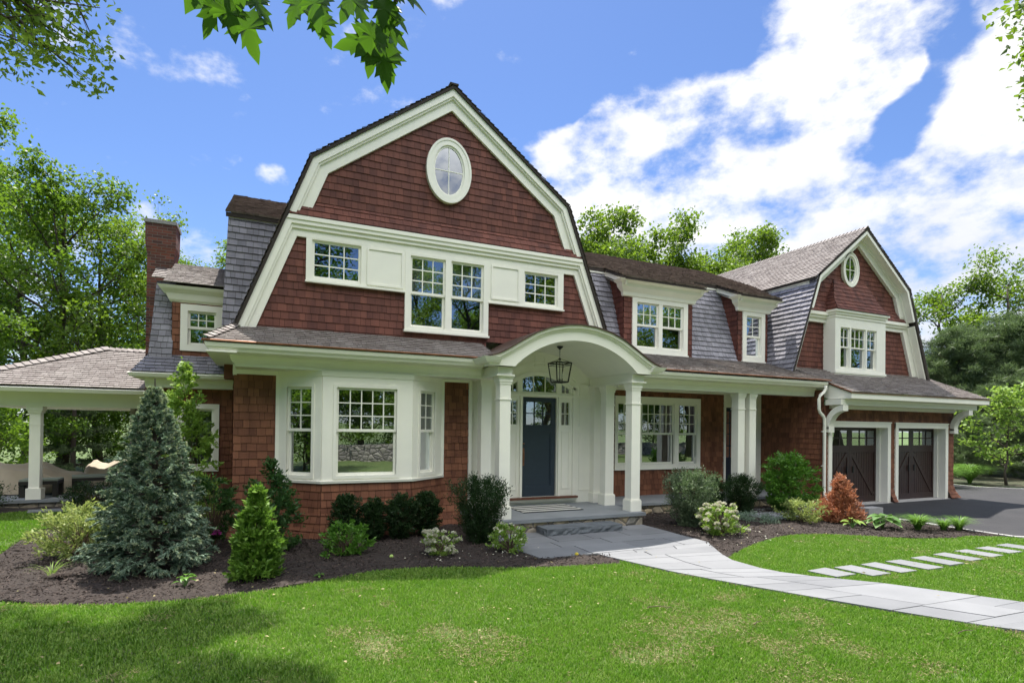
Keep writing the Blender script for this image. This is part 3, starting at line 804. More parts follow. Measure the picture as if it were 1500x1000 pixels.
# blue door
bd = MB(); yb = YD+.05
bd.box(5.885, 6.0, yb, yb+.05, .505, 2.995); bd.box(6.715, 6.83, yb, yb+.05, .505, 2.995); bd.box(6.0, 6.715, yb, yb+.05, 2.88, 2.995); bd.box(6.0, 6.715, yb, yb+.05, 2.12, 2.30); bd.box(6.0, 6.715, yb, yb+.05, .505, .75)
bd.box(6.0, 6.715, yb+.03, yb+.05, .75, 2.12)
for (x0, x1, z0, z1) in ((6.0, 6.715, .75, .775), (6.0, 6.715, 2.095, 2.12), (6.0, 6.025, .775, 2.095), (6.69, 6.715, .775, 2.095)): bd.box(x0, x1, yb+.012, yb+.03, z0, z1)
for x in (6.238, 6.477): bd.box(x-.012, x+.012, yb+.01, yb+.04, 2.30, 2.88)
bd.box(6.0, 6.715, yb+.011, yb+.039, 2.58, 2.604); bd.box(5.98, 6.735, yb-.035, yb, 2.27, 2.305)
door = part(bd, 'door', 'blue')
g = MB(); g.face([(6.0, yb+.026, 2.3), (6.715, yb+.026, 2.3), (6.715, yb+.026, 2.88), (6.0, yb+.026, 2.88)]); g.build('pane', 'glass', door)
g = MB(); g.tube([(5.93, yb-.02, 1.35), (5.93, yb-.055, 1.4), (5.93, yb-.055, 1.6), (5.93, yb-.02, 1.66)], .011, 8); g.box(5.905, 5.955, yb-.015, yb, 1.28, 1.72); g.lathe((5.93, yb-.01, 1.82), [(.03, -.0), (.03, .02), (.01, .03)], 12); g.build('handle', 'copper', door)
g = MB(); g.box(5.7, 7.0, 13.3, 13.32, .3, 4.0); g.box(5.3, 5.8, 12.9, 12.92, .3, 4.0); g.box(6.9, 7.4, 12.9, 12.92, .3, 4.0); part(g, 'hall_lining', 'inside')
# sidelights and transoms
def lite(pts, mx_, mz_, y=YD+.045):
    s = MB()
    for x0, x1, z0, z1 in mx_+mz_: s.box(x0, x1, y-.012, y+.012, z0, z1)
    for (xa, za), (xb, zb) in zip(pts, pts[1:]+pts[:1]):
        dx, dz = xb-xa, zb-za; l_ = math.hypot(dx, dz) or 1; nx_, nz_ = -dz/l_*.012, dx/l_*.012
        s.prism([(xa-nx_, y-.0125, za-nz_), (xb-nx_, y-.0125, zb-nz_), (xb+nx_, y-.0125, zb+nz_), (xa+nx_, y-.0125, za+nz_)], (0, .025, 0))
    wo = part(s, 'window', 'white')
    g = MB(); g.face([(x, y+.002, z) for x, z in pts]); g.build('pane', 'glass', wo)
for s0, s1 in (SL, SR):
    m = (s0+s1)/2
    lite([(s0, 2.3), (s1, 2.3), (s1, 2.9), (s0, 2.9)], [(m-.011, m+.011, 2.3, 2.9)], [(s0, s1, 2.589, 2.611)])
    lite([(s0, 3.12), (s1, 3.12), (s1, arcz(s1)-.02), (s0, arcz(s0)-.02)], [(m-.011, m+.011, 3.12, arcz(m))], [])
lite([(5.87, 3.125), (6.845, 3.125)]+[(x, arcz(x)) for x in reversed(xs)], [(6.18, 6.202, 3.125, arcz(6.19)), (6.51, 6.532, 3.125, arcz(6.52))], [])

# porch floors
f = MB(); f.box(4.15, 8.1, 10.42, 13.0, .24, .31); f.box(8.1, 15.05, 11.72, 13.5, .241, .308)
part(f, 'porch_floor', 'blue_stone')
f = MB(); f.box(4.2, 8.03, 10.46, 12.6, -.2, .24); f.box(8.03, 15.0, 11.77, 13.4, -.2, .24)
part(f, 'stone_base', 'fieldstone')

# ---- right hand porch wall --------------------------------------------
wl_ = MB(); wb_ = MB(); YR = 13.16
wall_path(wl_, wb_, [(7.95, YR), (13.2, YR)], .2, 3.5, holes=[((9.19, YR, 1.2), (12.09, YR, 2.99))])
wall_path(wl_, wb_, [(15.08, 13.6), (15.08, 11.62), (15.08, 11.14)], .5, 3.45)
wall_path(wl_, wb_, [(15.08, 13.6), (15.08, 11.62), (15.08, 11.14)], .05, .5, o0=.12, o1=0)
part_by(wl_, 'shingle_wall', 'wall', [14], fix=False); part_by(wb_, 'wall_backing', 'wallbase', [14])
t = MB()
yf = YR-.045
for x0, x1 in ((9.09, 9.19), (9.90, 10.03), (11.22, 11.38), (12.09, 12.22)): t.box(x0, x1, yf, YR+.03, 1.09, 3.17)
for x0, x1 in ((9.19, 9.90), (10.03, 11.22), (11.38, 12.09)): t.box(x0, x1, yf+.001, YR+.03, 1.09, 1.2); t.box(x0, x1, yf+.001, YR+.03, 2.99, 3.17)
t.box(9.07, 12.24, yf-.03, YR, 1.05, 1.09)
t.box(13.18, 13.26, YR-.04, YR+.3, .3, 3.42); t.box(8.0, 8.14, 12.44, 13.2, .3, 3.4)
part(t, 'window_trim', 'white')
for a, b, l in ((9.19, 9.90, 3), (10.03, 11.22, 5), (11.38, 12.09, 3)): window((a, YR), (b, YR), 1.2, 2.99, (l, 3), meet=2.09, depth=.9, curtain=.28 if l == 3 else 0)
# back door in the recess
t = MB(); yq = 13.38
t.box(13.26, 15.06, yq, yq+.1, 2.95, 3.42); t.box(14.55, 15.06, yq, yq+.1, .3, 2.95); t.box(13.26, 13.32, yq-.02, yq+.1, .3, 2.95); t.box(14.5, 14.58, yq-.03, yq+.1, .3, 2.95)
t.box(13.3, 14.6, yq-.06, yq, 3.02, 3.06)
part(t, 'door_frame', 'white')
t = MB(); t.box(13.32, 14.5, yq+.04, yq+.08, .31, 1.35); t.box(13.32, 13.42, yq+.04, yq+.08, 1.35, 2.95); t.box(14.38, 14.5, yq+.04, yq+.08, 1.35, 2.95); t.box(13.42, 14.38, yq+.04, yq+.08, 2.83, 2.95)
for x in (13.74, 14.06): t.box(x-.014, x+.014, yq+.045, yq+.075, 1.35, 2.83)
for z in (1.72, 2.09, 2.46): t.box(13.42, 14.38, yq+.046, yq+.074, z-.014, z+.014)
bdo = part(t, 'door', 'blue')
g = MB(); g.face([(13.42, yq+.06, 1.35), (14.38, yq+.06, 1.35), (14.38, yq+.06, 2.83), (13.42, yq+.06, 2.83)]); g.build('pane', 'glass', bdo)
g = MB(); g.box(13.3, 14.5, 13.9, 13.92, .3, 3); g.build('interior', 'inside', bdo)

# ---- main body : silver lower slope, dormers, dark upper slope ---------
XL, XR = -.78, 16.3
rg = MB(); rgb = MB()
shingles(rg, rgb, [(XL-.05, 13.12, 4.30), (1.2, 13.12, 4.30), (1.2, 13.97, 6.95), (XL, 13.97, 6.95)], (0,-1,.4), expo=.165, thick=.036)
D1 = (9.35, 11.86); D2 = (13.72, 15.02)
for x0, x1 in ((6.6, D1[0]), (D1[1], D2[0]), (D2[1], 16.25)):
    shingles(rg, rgb, [(x0, 13.12, 4.36), (x1, 13.12, 4.36), (x1, 13.97, 6.95), (x0, 13.97, 6.95)], (0,-1,.4), expo=.165, thick=.036)
part_by(rg, 'lower_roof_slope', 'roofgrey', [4, 10.5, 14.3], fix=False); part_by(rgb, 'roof_deck', 'roofbase', [4, 10.5, 14.3])
ru = MB(); rub = MB(); rud = MB()
def up(poly, out=(0,-1,.8), deck=rub): shingles(ru, deck, poly, out, expo=.125, thick=.045, curl=.03, jit=.016)
YE, ZE = 13.86, 6.96; YT, ZT = 17.3, 8.60
up([(XL-.06, YE, ZE), (XR, YE, ZE), (XR, YT, ZT), (XL-.06, YT, ZT)])
up([(XL-.06, 2*YT-YE, ZE), (XR, 2*YT-YE, ZE), (XR, YT, ZT), (XL-.06, YT, ZT)], (0,1,.8))
rub.box(XL-.05, XR, YE+.01, YE+.05, ZE-.09, ZE-.0)
for (x0, x1) in ((D1[0]-.2, D1[1]+.2), (D2[0]-.22, D2[1]+.22)):
    up([(x0, 12.74, 6.46), (x1, 12.74, 6.46), (x1, 14.0, 7.03), (x0, 14.0, 7.03)], deck=rud)
    rud.prism([(x0, 12.75, 6.40), (x0, 12.75, 6.45), (x0, 14.0, 7.02), (x0, 14.0, 6.97)], (x1-x0, 0, 0))
part(ru, 'upper_roof', 'roofdark', fix=False); part(rub, 'roof_deck', 'roofbase'); part_by(rud, 'dormer_roof_deck', 'roofbase', [8, 12.8])
ba = MB()                                          # body end wall and eave boards
ba.prism([(XL, 13.2, 3.2), (XL, 14.0, 6.9), (XL, 17.3, 8.5), (XL, 20.6, 6.9), (XL, 21.4, 3.2)], (.2, 0, 0))
ba.prism([(XR-.2, 13.2, 3.2), (XR-.2, 14.0, 6.9), (XR-.2, 17.3, 8.5), (XR-.2, 20.6, 6.9), (XR-.2, 21.4, 3.2)], (.2, 0, 0))
ba.box(XL, XR, 21.2, 21.4, 0, 6.9); ba.box(XL, XL+.2, 14.2, 21.2, 0, 3.3); ba.box(-.4, 7.9, 19.2, 19.4, 3, 7.6)
part(ba, 'rear_wall', 'wall')
dm_ = MB(); dw = MB(); dwb = MB()
def dormer(x0, x1, wx0, wx1, z0=4.45, wins=()):
    yf = 13.14
    shingles(dw, dwb, [(x0, yf, 4.36), (x1, yf, 4.36), (x1, yf, 6.12), (x0, yf, 6.12)], (0,-1,0), row0=0, holes=[((wx0, yf, z0+.14), (wx1, yf, 5.90))])
    for x, o_ in ((x0, (-1,0,0)), (x1, (1,0,0))):
        shingles(dw, dwb, [(x, yf, 4.38), (x, 13.95, 6.85), (x, 13.6, 6.74), (x, yf, 6.5)], o_, row0=0)
    # cornice and cheeks' rake
    dm_.plan([(0, 6.02), (.05, 6.04), (.07, 6.14), (.19, 6.26), (.22, 6.36), (.30, 6.39), (.34, 6.43), (0, 6.43)], [(x0-.02, 13.16), (x0-.02, yf-.02), (x1+.02, yf-.02), (x1+.02, 13.16)])
    for x in (x0-.16, x1+.08):
        dm_.prism([(x, 12.80, 6.40), (x, 13.98, 6.94), (x, 13.98, 6.76), (x, 13.0, 6.29), (x, 12.86, 6.29)], (.08, 0, 0))
        a_, b_ = (x, x0) if x < x0 else (x1, x+.08)
        dm_.prism([(a_, 12.9, 6.31), (a_, 13.98, 6.80), (a_, 13.98, 6.76), (a_, 12.9, 6.27)], (b_-a_, 0, 0))
    dm_.box(wx0-.16, wx0, yf-.05, yf+.05, z0, 6.02); dm_.box(wx1, wx1+.16, yf-.05, yf+.05, z0, 6.02); dm_.box(wx0, wx1, yf-.049, yf+.05, z0, z0+.14); dm_.box(wx0, wx1, yf-.049, yf+.05, 5.9, 6.02)
    dm_.box(wx0-.18, wx1+.18, yf-.08, yf, z0-.04, z0)
dormer(D1[0], D1[1], 9.79, 11.50)
dormer(D2[0], D2[1], 14.07, 14.72)
dm_.box(10.58, 10.71, 13.095, 13.19, 4.59, 5.90)
dm_.box(6.9, 9.2, 13.88, 13.93, 6.82, 6.95); dm_.box(12.0, 13.6, 13.88, 13.93, 6.82, 6.95); dm_.box(XL, 1.2, 13.90, 13.95, 6.86, 6.95)
part_by(dw, 'dormer_wall', 'wall_skytint', [12.8], fix=False); part_by(dwb, 'wall_backing', 'wallbase', [12.8]); part_by(dm_, 'dormer_trim', 'white', [4, 12.8])
window((9.79, 13.13), (10.58, 13.13), 4.59, 5.90, (3, 2), meet=5.24, blind=.5)
window((10.71, 13.13), (11.50, 13.13), 4.59, 5.90, (3, 2), meet=5.24, blind=.5)
window((14.07, 13.13), (14.72, 13.13), 4.59, 5.90, (2, 2), meet=5.24, blind=.97)
c = MB(); c.box(16.02, 16.12, 13.0, 13.9, 4.4, 6.8); 
c.prism([(15.35, 13.02, 4.35), (15.55, 13.02, 4.35), (16.02, 13.75, 6.75), (15.85, 13.75, 6.75)], (0, .05, 0))
part(c, 'copper_valley', 'copper')
# ---- garage wing ------------------------------------------------------
GX = 18.38; YG2 = 12.45
GP2 = [(GX-3.42, 4.05), (GX-2.28, 7.19), (GX, 8.97), (GX+2.28, 7.19), (GX+3.42, 4.05)]
def gx2(z): return 3.42-(z-4.05)*(3.42-2.28)/(7.19-4.05) if z < 7.19 else 2.28*(8.97-z)/(8.97-7.19)
wl_ = MB(); wb_ = MB()
shingles(wl_, wb_, [(GX-3.35, YG2, 4.1), (GX+3.35, YG2, 4.1), (GX+gx2(6.05)-.05, YG2, 6.05), (GX-gx2(6.05)+.05, YG2, 6.05)], (0,-1,0), row0=0)
b0, b1, b2 = gx2(6.12)-.02, gx2(6.5)-.03, gx2(7.19)-.05
shingles(wl_, wb_, [(GX-b0, 12.28, 6.10), (GX+b0, 12.28, 6.10), (GX+b1, YG2, 6.5), (GX-b1, YG2, 6.5)], (0,-1,0), row0=0)
shingles(wl_, wb_, [(GX-b1, YG2, 6.5), (GX+b1, YG2, 6.5), (GX+b2, YG2, 7.19), (GX, YG2, 8.92), (GX-b2, YG2, 7.19)], (0,-1,0), row0=0)
# bay with its flared shingle hood
BX0, BX1, YB = 16.78, 19.32, 12.02
h0, h1 = 16.90, 19.15
shingles(wl_, wb_, [(BX0-.05, 11.90, 6.17), (BX1+.05, 11.90, 6.17), (BX1-.12, 12.16, 6.55), (BX0+.12, 12.16, 6.55)], (0,-1,.3), row0=0)
shingles(wl_, wb_, [(BX0+.12, 12.16, 6.55), (BX1-.12, 12.16, 6.55), (18.9, YG2-.01, 7.3), (17.25, YG2-.01, 7.3)], (0,-1,.3), row0=0)
for a, b, c, o_ in (((BX0-.05, 11.90, 6.17), (BX0+.12, 12.16, 6.55), (17.25, YG2, 7.3), (-1,0,0)), ((BX1+.05, 11.90, 6.17), (BX1-.12, 12.16, 6.55), (18.9, YG2, 7.3), (1,0,0))):
    sx = a[0]
    shingles(wl_, wb_, [a, b, (b[0]+.001, YG2, 6.55), (sx, YG2, 6.17)], o_, row0=0); shingles(wl_, wb_, [b, c, (b[0], YG2, 6.56)], o_, row0=0)
part(wl_, 'gable_wall', 'wall_skytint', fix=False); part(wb_, 'wall_backing', 'wallbase'); wl_ = MB(); wb_ = MB()
# garage front wall
YGW = 11.14
gd = [(15.39, 17.99), (18.53, 21.07)]
holes = [((x0-.02, YGW, -.1), (x1+.02, YGW, 2.42)) for x0, x1 in gd]
shingles(wl_, wb_, [(15.08, YGW, .45), (21.6, YGW, .45), (21.6, YGW, 3.0), (15.08, YGW, 3.0)], (0,-1,0), holes=holes, row0=0)
for x0, x1, fl in ((15.08, 15.24, 0), (18.15, 18.36, 0), (21.22, 21.6, .0)):
    ya = YGW; q = .13
    for z0, z1, a, c in ((.22, .45, .06, 0), (.02, .22, .16, .06)):
        lf = a if x0 < 15.1 else (.0 if x0 > 21 else .03); rt = a if x1 > 21.5 else .03
        shingles(wl_, wb_, [(x0-lf*.0, ya-a, z0), (x1+rt*.0+ (a if x1 > 21.5 else 0), ya-a, z0), (x1+(c if x1 > 21.5 else 0), ya-c, z1), (x0, ya-c, z1)], (0,-1,0), row0=0)
        for xx, sgn in ((x0, -1), (x1, 1)):
            wb_.face([(xx, ya, z0), (xx+(a if x1 > 21.5 and sgn > 0 else 0), ya-a, z0), (xx+(c if x1 > 21.5 and sgn > 0 else 0), ya-c, z1), (xx, ya, z1)])
wall_path(wl_, wb_, [(21.6, YGW), (21.6, 19.0)], .02, .45, o0=.16, o1=0)
wall_path(wl_, wb_, [(21.6, YGW), (21.6, 19.0)], .45, 3.15)
part(wl_, 'garage_wall', 'wall', fix=False); part(wb_, 'wall_backing', 'wallbase')
t = MB()
GU = [(GX-gx2(6.15), 6.15), GP2[1], GP2[2], GP2[3], (GX+gx2(6.15), 6.15)]
t.strip(GU, 0, .10, 12.06, 12.5); t.strip(GU, .10, .14, 12.28, 12.5); t.strip(GU, .14, .34, 12.34, 12.5)
for g in ([GP2[0], (GX-gx2(6.0), 6.0)], [(GX+gx2(6.0), 6.0), GP2[4]]):
    t.strip(g, 0, .07, 12.10, 12.5); t.strip(g, .07, .12, 12.281, 12.5); t.strip(g, .12, .34, 12.341, 12.5)
def bb2(za, zb, y0, ins): t.prism([(GX-gx2(za)+ins, y0, za), (GX+gx2(za)-ins, y0, za), (GX+gx2(zb)-ins, y0, zb), (GX-gx2(zb)+ins, y0, zb)], (0, 12.49-y0, 0))
bb2(6.0, 6.1, 12.24, .09); bb2(5.92, 6.0, 12.29, .11); bb2(5.78, 5.92, 12.35, .12)
# bay box
t.box(BX0, BX1, YB, 12.5, 5.62, 6.02); t.box(BX0-.04, BX1+.04, YB-.05, 12.5, 6.02, 6.1); t.box(BX0-.08, BX1+.08, YB-.1, 12.5, 6.1, 6.165); t.box(BX0-.02, BX1+.02, YB-.025, 12.5, 5.93, 5.98)
t.box(BX0, 17.04, YB, 12.5, 4.0, 5.62); t.box(18.86, BX1, YB, 12.5, 4.0, 5.62); t.box(17.04, 18.86, YB, 12.5, 4.0, 4.30)
t.box(BX0-.02, BX1+.02, YB-.03, YB, 4.12, 4.19)
for x in (17.50, 18.30): t.box(x, x+.06, YB+.001, YB+.1, 4.30, 5.62)
part(t, 'gable_trim', 'white')
for a, b, l in ((17.04, 17.50, 2), (17.56, 18.30, 3), (18.36, 18.86, 2)): window((a, YB+.03), (b, YB+.03), 4.30, 5.62, (l, 2), meet=4.98, depth=.5, sash=.035)
oval(18.02, 12.44, 7.68, .24, .42, .15)
rf = MB(); rb = MB(); rg = MB()
RP2 = [(GP2[0][0]-.01, GP2[0][1]-.05)]+GP2[1:4]+[(GP2[4][0]+.01, GP2[4][1]-.05)]
rb.strip(RP2, -.075, 0, 12.05, 20)
o = offs(RP2, -.08)
UE = (o[1][0]-.16, o[1][1]-.125)                   # upper slope oversails the lower one
shingles(rf, None, [(UE[0], 12.03, UE[1]), (o[2][0], 12.03, o[2][1]), (o[2][0], 20, o[2][1]), (UE[0], 20, UE[1])], (-1,0,1), expo=.13, thick=.028, curl=.006)
rb.prism([(UE[0], 12.05, UE[1]-.03), (o[1][0]+.1, 12.05, o[1][1]+.06), (o[1][0]+.1, 12.05, o[1][1]-.02), (UE[0], 12.05, UE[1]-.07)], (0, 7.7, 0))
shingles(rf, None, [(o[3][0], 12.03, o[3][1]), (o[2][0], 12.03, o[2][1]), (o[2][0], 20, o[2][1]), (o[3][0], 20, o[3][1])], (1,0,1), expo=.13, thick=.028)
shingles(rf, None, [(o[3][0], 12.03, o[3][1]), (o[4][0], 12.03, o[4][1]), (o[4][0], 20, o[4][1]), (o[3][0], 20, o[3][1])], (1,0,.3), expo=.14, thick=.028)
shingles(rg, None, [(o[0][0], 12.03, o[0][1]), (o[1][0], 12.03, o[1][1]), (o[1][0], 20, o[1][1]), (o[0][0], 20, o[0][1])], (-1,0,.3), expo=.165, thick=.042)
for i in range(57):                                 # ridge caps
    y = 12.03+i*.14; z = o[2][1]+.015
    rf.face([(GX-.13, y, z-.07), (GX, y, z+.045), (GX, y+.16, z+.015), (GX-.13, y+.16, z-.10)]); rf.face([(GX, y, z+.045), (GX+.13, y, z-.07), (GX+.13, y+.16, z-.10), (GX, y+.16, z+.015)])
part(rf, 'garage_roof', 'roof', fix=False); part(rg, 'lower_roof_slope', 'roofgrey', fix=False); part(rb, 'roof_deck', 'roofbase')
t = MB()
t.prism([(UE[0]+.02, 12.3, UE[1]-.07), (UE[0]+.15, 12.3, UE[1]-.02), (UE[0]+.15, 12.3, UE[1]-.16), (UE[0]+.05, 12.3, UE[1]-.18)], (0, 7.5, 0))
part(t, 'eave_board', 'white')
# pent roof over the garage doors
pent([(15.2, 10.38, 3.36), (22.25, 10.38, 3.36), (22.25, 12.5, 4.27), (15.2, 12.5, 4.27)], (0,-1,.5))
pent([(21.65, 12.5, 4.27), (22.25, 10.38, 3.36), (22.25, 12.5, 4.26)], (0,-1,.5))
part(pr, 'pent_roof', 'roof', fix=False); part(pb, 'pent_deck', 'roofbase')
t = MB()
t.box(15.22, 22.22, 10.40, 10.46, 3.18, 3.335)      # fascia
t.prism([(15.22, 10.461, 3.18), (15.22, 10.461, 3.34), (15.22, 11.55, 3.80), (15.22, 11.55, 3.40), (15.22, 11.1, 3.18)], (.06, 0, 0))
t.prism([(22.16, 10.461, 3.18), (22.16, 10.461, 3.34), (22.16, 12.5, 4.2), (22.16, 12.5, 3.18)], (.06, 0, 0))
t.box(15.28, 22.16, 10.46, 11.6, 3.16, 3.19)        # soffit
t.box(15.08, 21.95, 10.62, 10.76, 3.0, 3.158)       # beam on the brackets
t.box(15.09, 15.24, 10.76, 11.1, 3.0, 3.158); t.box(21.45, 21.6, 10.76, 11.1, 3.0, 3.158)
t.box(15.3, 21.5, 11.04, 11.16, 2.9, 3.16)
cpt = MB(); cpt.box(15.2, 22.25, 10.375, 10.405, 3.325, 3.345); cpt.prism([(15.17, 10.38, 3.34), (15.17, 10.38, 3.37), (15.17, 11.5, 3.84), (15.17, 11.5, 3.81)], (.04, 0, 0)); part(cpt, 'copper_edge', 'copper')
for x in (15.1, 21.36):                            # curved brackets
    for i in range(10):
        q0 = math.pi/2*i/10; q1 = math.pi/2*(i+1)/10
        P = lambda r, q: (x, 10.66+.42-(r)*math.cos(math.pi/2-q)+.0, 2.38+0) 
        c_y, c_z, r0, r1 = 10.62, 2.33, .36, .56
        # quarter ring centred low and forward, hollow side to the front
        a = lambda r, q: (x, 10.52+ r*math.cos(q), 2.42 + r*math.sin(q))
        cy_, cz_ = 10.56, 2.30
        f1 = lambda k, q: (x, cy_+k*math.cos(q), cz_+k*1.18*math.sin(q))
        t.prism([f1(.44, q0), f1(.44, q1), f1(.585, q1), f1(.585, q0)], (.22, 0, 0))
    t.box(x, x+.22, 10.98, 11.14, 2.2, 2.36)
# door surrounds
for x0, x1 in gd:
    t.box(x0-.15, x0, YGW-.05, YGW+.3, -.02, 2.50); t.box(x1, x1+.15, YGW-.05, YGW+.02, -.02, 2.50); t.box(x0-.15, x1+.15, YGW-.052, YGW+.3, 2.36, 2.52); t.box(x0-.165, x1+.165, YGW-.07, YGW, 2.5, 2.54)
    t.box(x1, x1+.03, YGW+.02, YGW+.6, -.02, 2.4); t.box(x0-.03, x0, YGW+.3, YGW+.6, -.02, 2.4); t.box(x0, x1, YGW+.3, YGW+.6, 2.36, 2.4)
    t.box(x1-.03, x1, YGW+.19, YGW+.305, -.02, 2.36)
part(t, 'garage_trim', 'white')
yd = YGW+.31
for x0, x1 in gd:
    d = MB(); W = x1-x0; mid = (x0+x1)/2
    d.box(x0, x1, yd+.03, yd+.07, .0, 2.36)
    d2 = MB()
    def bar(a, b, z0, z1, y=yd): d2.box(a, b, y, yd+.03, z0, z1)
    for a, b in ((x0, mid-.002), (mid+.002, x1)):
        bar(a, a+.11, 0, 2.36); bar(b-.11, b, 0, 2.36); bar(a+.11, b-.11, 2.26, 2.36); bar(a+.11, b-.11, 1.58, 1.80); bar(a+.11, b-.11, 0, .2)
        w3 = (b-a-.22)/3
        for i in (1, 2): bar(a+.11+w3*i-.02, a+.11+w3*i+.02, 1.80, 2.26)
        bar(a+.11, b-.11, 2.015, 2.05)
        n = 9
        for i in range(n):                            # bead boards
            u = a+.11+(b-a-.22)*i/n; d2.box(u+.006, u+(b-a-.22)/n-.006, yd+.018, yd+.03, .2, 1.58)
        # diagonal brace
        A = Vector((a+.13 if a < mid-.1 else b-.13, yd+.002, .24)); B = Vector((b-.11 if a < mid-.1 else a+.11, yd+.002, 1.54))
        dr = (B-A).normalized(); nn = Vector((-dr.z, 0, dr.x))*.055
        d2.prism([A-nn, B-nn, B+nn, A+nn], (0, .016, 0))
    gdoor = part(d2, 'garage_door', 'garage')
    d.build('door_panel', 'garage', gdoor)
    for a, b in ((x0+.11, mid-.11), (mid+.11, x1-.11)):
        g = MB(); g.face([(a, yd+.012, 1.8), (b, yd+.012, 1.8), (b, yd+.012, 2.26), (a, yd+.012, 2.26)]); g.build('pane', 'glass', gdoor)
    for q_ in (-.16, .13): k = MB(); k.box(mid+q_, mid+q_+.03, yd-.03, yd, .95, 1.15); k.build('handle', 'iron', gdoor)
s = MB()
for x0, x1 in gd: s.box(x0-.2, x1+.2, YGW-.12, yd+.1, -.05, .012)
part(s, 'door_apron', 'granite')
# rear eave behind the garage corner, downspout
t = MB(); t.box(21.6, 22.6, 14.5, 15.6, 2.75, 2.95); part(t, 'side_eave', 'white')
t = MB(); shingles(t, None, [(21.6, 14.3, 3.0), (22.7, 14.3, 2.98), (22.7, 15.8, 2.98), (21.6, 15.8, 3.3)], (1,0,1)); part(t, 'side_roof', 'roof', fix=False)
g = MB()
g.tube([(15.02, 11.08, 3.62), (15.02, 11.08, 3.5), (14.98, 11.06, 3.42), (14.62, 11.06, 3.22), (14.60, 11.06, 3.12), (14.60, 11.06, 2.95)], .045, 10)
dsx = 14.99
g.v.clear(); g.f.clear()
g.tube([(15.0, 11.03, 3.56), (15.0, 11.03, 3.47), (14.93, 11.03, 3.38), (14.76, 11.03, 3.27), (14.72, 11.03, 3.16), (14.72, 11.03, 2.88), (14.76, 11.03, 2.78), (14.92, 11.03, 2.66), (14.96, 11.03, 2.55), (14.96, 11.03, .55), (14.95, 11.0, .42), (14.93, 10.9, .25), (14.92, 10.86, .1)], .045, 10)
for z in (2.2, 1.2): g.box(14.905, 15.015, 11.02, 11.1, z, z+.03)
part(g, 'downspout', 'white', smooth=True)

# ---- left wing --------------------------------------------------------
wl_ = MB(); wb_ = MB(); YL = 14.16
shingles(wl_, wb_, [(-1.86, YL, 3.7), (-1.86, 14.7, 5.3), (-1.86, YL, 5.0)], (-1,0,0), row0=0)
shingles(wl_, wb_, [(-1.86, YL, 3.7), (-.55, YL, 3.7), (-.55, YL, 5.0), (-1.86, YL, 5.0)], (0,-1,0), row0=0, holes=[((-1.56, YL, 3.98), (-1.0, YL, 4.73))])
wall_path(wl_, wb_, [(-2.25, 20), (-2.25, YL), (-1.35, YL)], -.2, 3.1, holes=[((-1.62, YL, 1.28), (-1.02, YL, 2.56))])
wall_path(wl_, wb_, [(-1.35, YL), (-1.35, YL-.06), (-.5, YL-.06)], -.2, 3.1, holes=[((-1.62, YL, 1.28), (-1.02, YL, 2.56))])
part(wl_, 'shingle_wall', 'wall', fix=False); part(wb_, 'wall_backing', 'wallbase')
t = MB()
def ringbox(x0, x1, z0, z1, w, y0, y1):
    t.box(x0-w, x0, y0, y1, z0-w, z1+w); t.box(x1, x1+w, y0, y1, z0-w, z1+w); t.box(x0, x1, y0+.001, y1, z1, z1+w); t.box(x0, x1, y0+.001, y1, z0-w, z0)
ringbox(-1.56, -1.0, 3.98, 4.73, .14, YL-.05, YL+.03)
ringbox(-1.62, -1.02, 1.28, 2.56, .11, YL-.10, YL+.03)
t.plan([(0, 4.9), (.05, 4.95), (.10, 5.08), (.20, 5.16), (.24, 5.22), (0, 5.24)], [(-1.88, 14.5), (-1.88, YL-.02), (-.5, YL-.02)])
t.plan([(0, 3.0), (.02, 3.0), (.04, 3.16), (.26, 3.2), (.30, 3.27), (.28, 3.29), (0, 3.29)], [(-2.27, 15.6), (-2.27, 13.88), (-.48, 13.88)])
t.box(-2.26, -.5, 13.9, 14.2, 3.0, 3.2)
part(t, 'wing_trim', 'white')
window((-1.56, YL), (-1.0, YL), 3.98, 4.73, (3, 2), meet=4.36)
window((-1.62, YL-.05), (-1.02, YL-.05), 1.28, 2.56, (1, 1), depth=1.0, curtain=.3)
rg = MB(); rgb = MB()
shingles(rg, rgb, [(-2.28, 14.02, 3.6), (-1.84, 14.02, 3.6), (-1.84, 14.56, 5.4), (-2.22, 14.56, 5.4)], (0,-1,.4), expo=.14, thick=.024)
shingles(rg, rgb, [(-2.5, 13.6, 3.30), (-.5, 13.6, 3.30), (-.5, 14.12, 3.72), (-2.28, 14.12, 3.72)], (0,-1,.6), expo=.12, thick=.024)
shingles(rg, rgb, [(-2.5, 15.8, 3.30), (-2.5, 13.6, 3.30), (-2.28, 14.12, 3.72), (-2.28, 15.8, 3.72)], (-1,0,.6), expo=.12, thick=.024)
part(rg, 'lower_roof_slope', 'roofgrey', fix=False); part(rgb, 'roof_deck', 'roofbase')
rf = MB(); rb = MB()
shingles(rf, rb, [(-2.0, 13.86, 5.27), (-.6, 13.86, 5.27), (-.6, 15.55, 6.08), (-2.0, 15.55, 6.08)], (0,-1,1), expo=.12, thick=.022)
shingles(rf, rb, [(-2.3, 14.42, 5.46), (-1.95, 14.42, 5.46), (-1.95, 15.0, 5.8), (-2.3, 15.0, 5.8)], (0,-1,1), expo=.12, thick=.022)
shingles(rf, rb, [(-2.0, 17.2, 5.27), (-.6, 17.2, 5.27), (-.6, 15.55, 6.08), (-2.0, 15.55, 6.08)], (0,1,1), expo=.12, thick=.022)
rb.prism([(-1.99, 14.7, 5.55), (-1.99, 15.55, 6.02), (-1.99, 17.2, 5.2), (-1.99, 17.2, 3.3), (-1.99, 14.7, 3.3)], (.1, 0, 0))
part(rf, 'wing_roof', 'roof', fix=False); part(rb, 'roof_deck', 'roofbase')
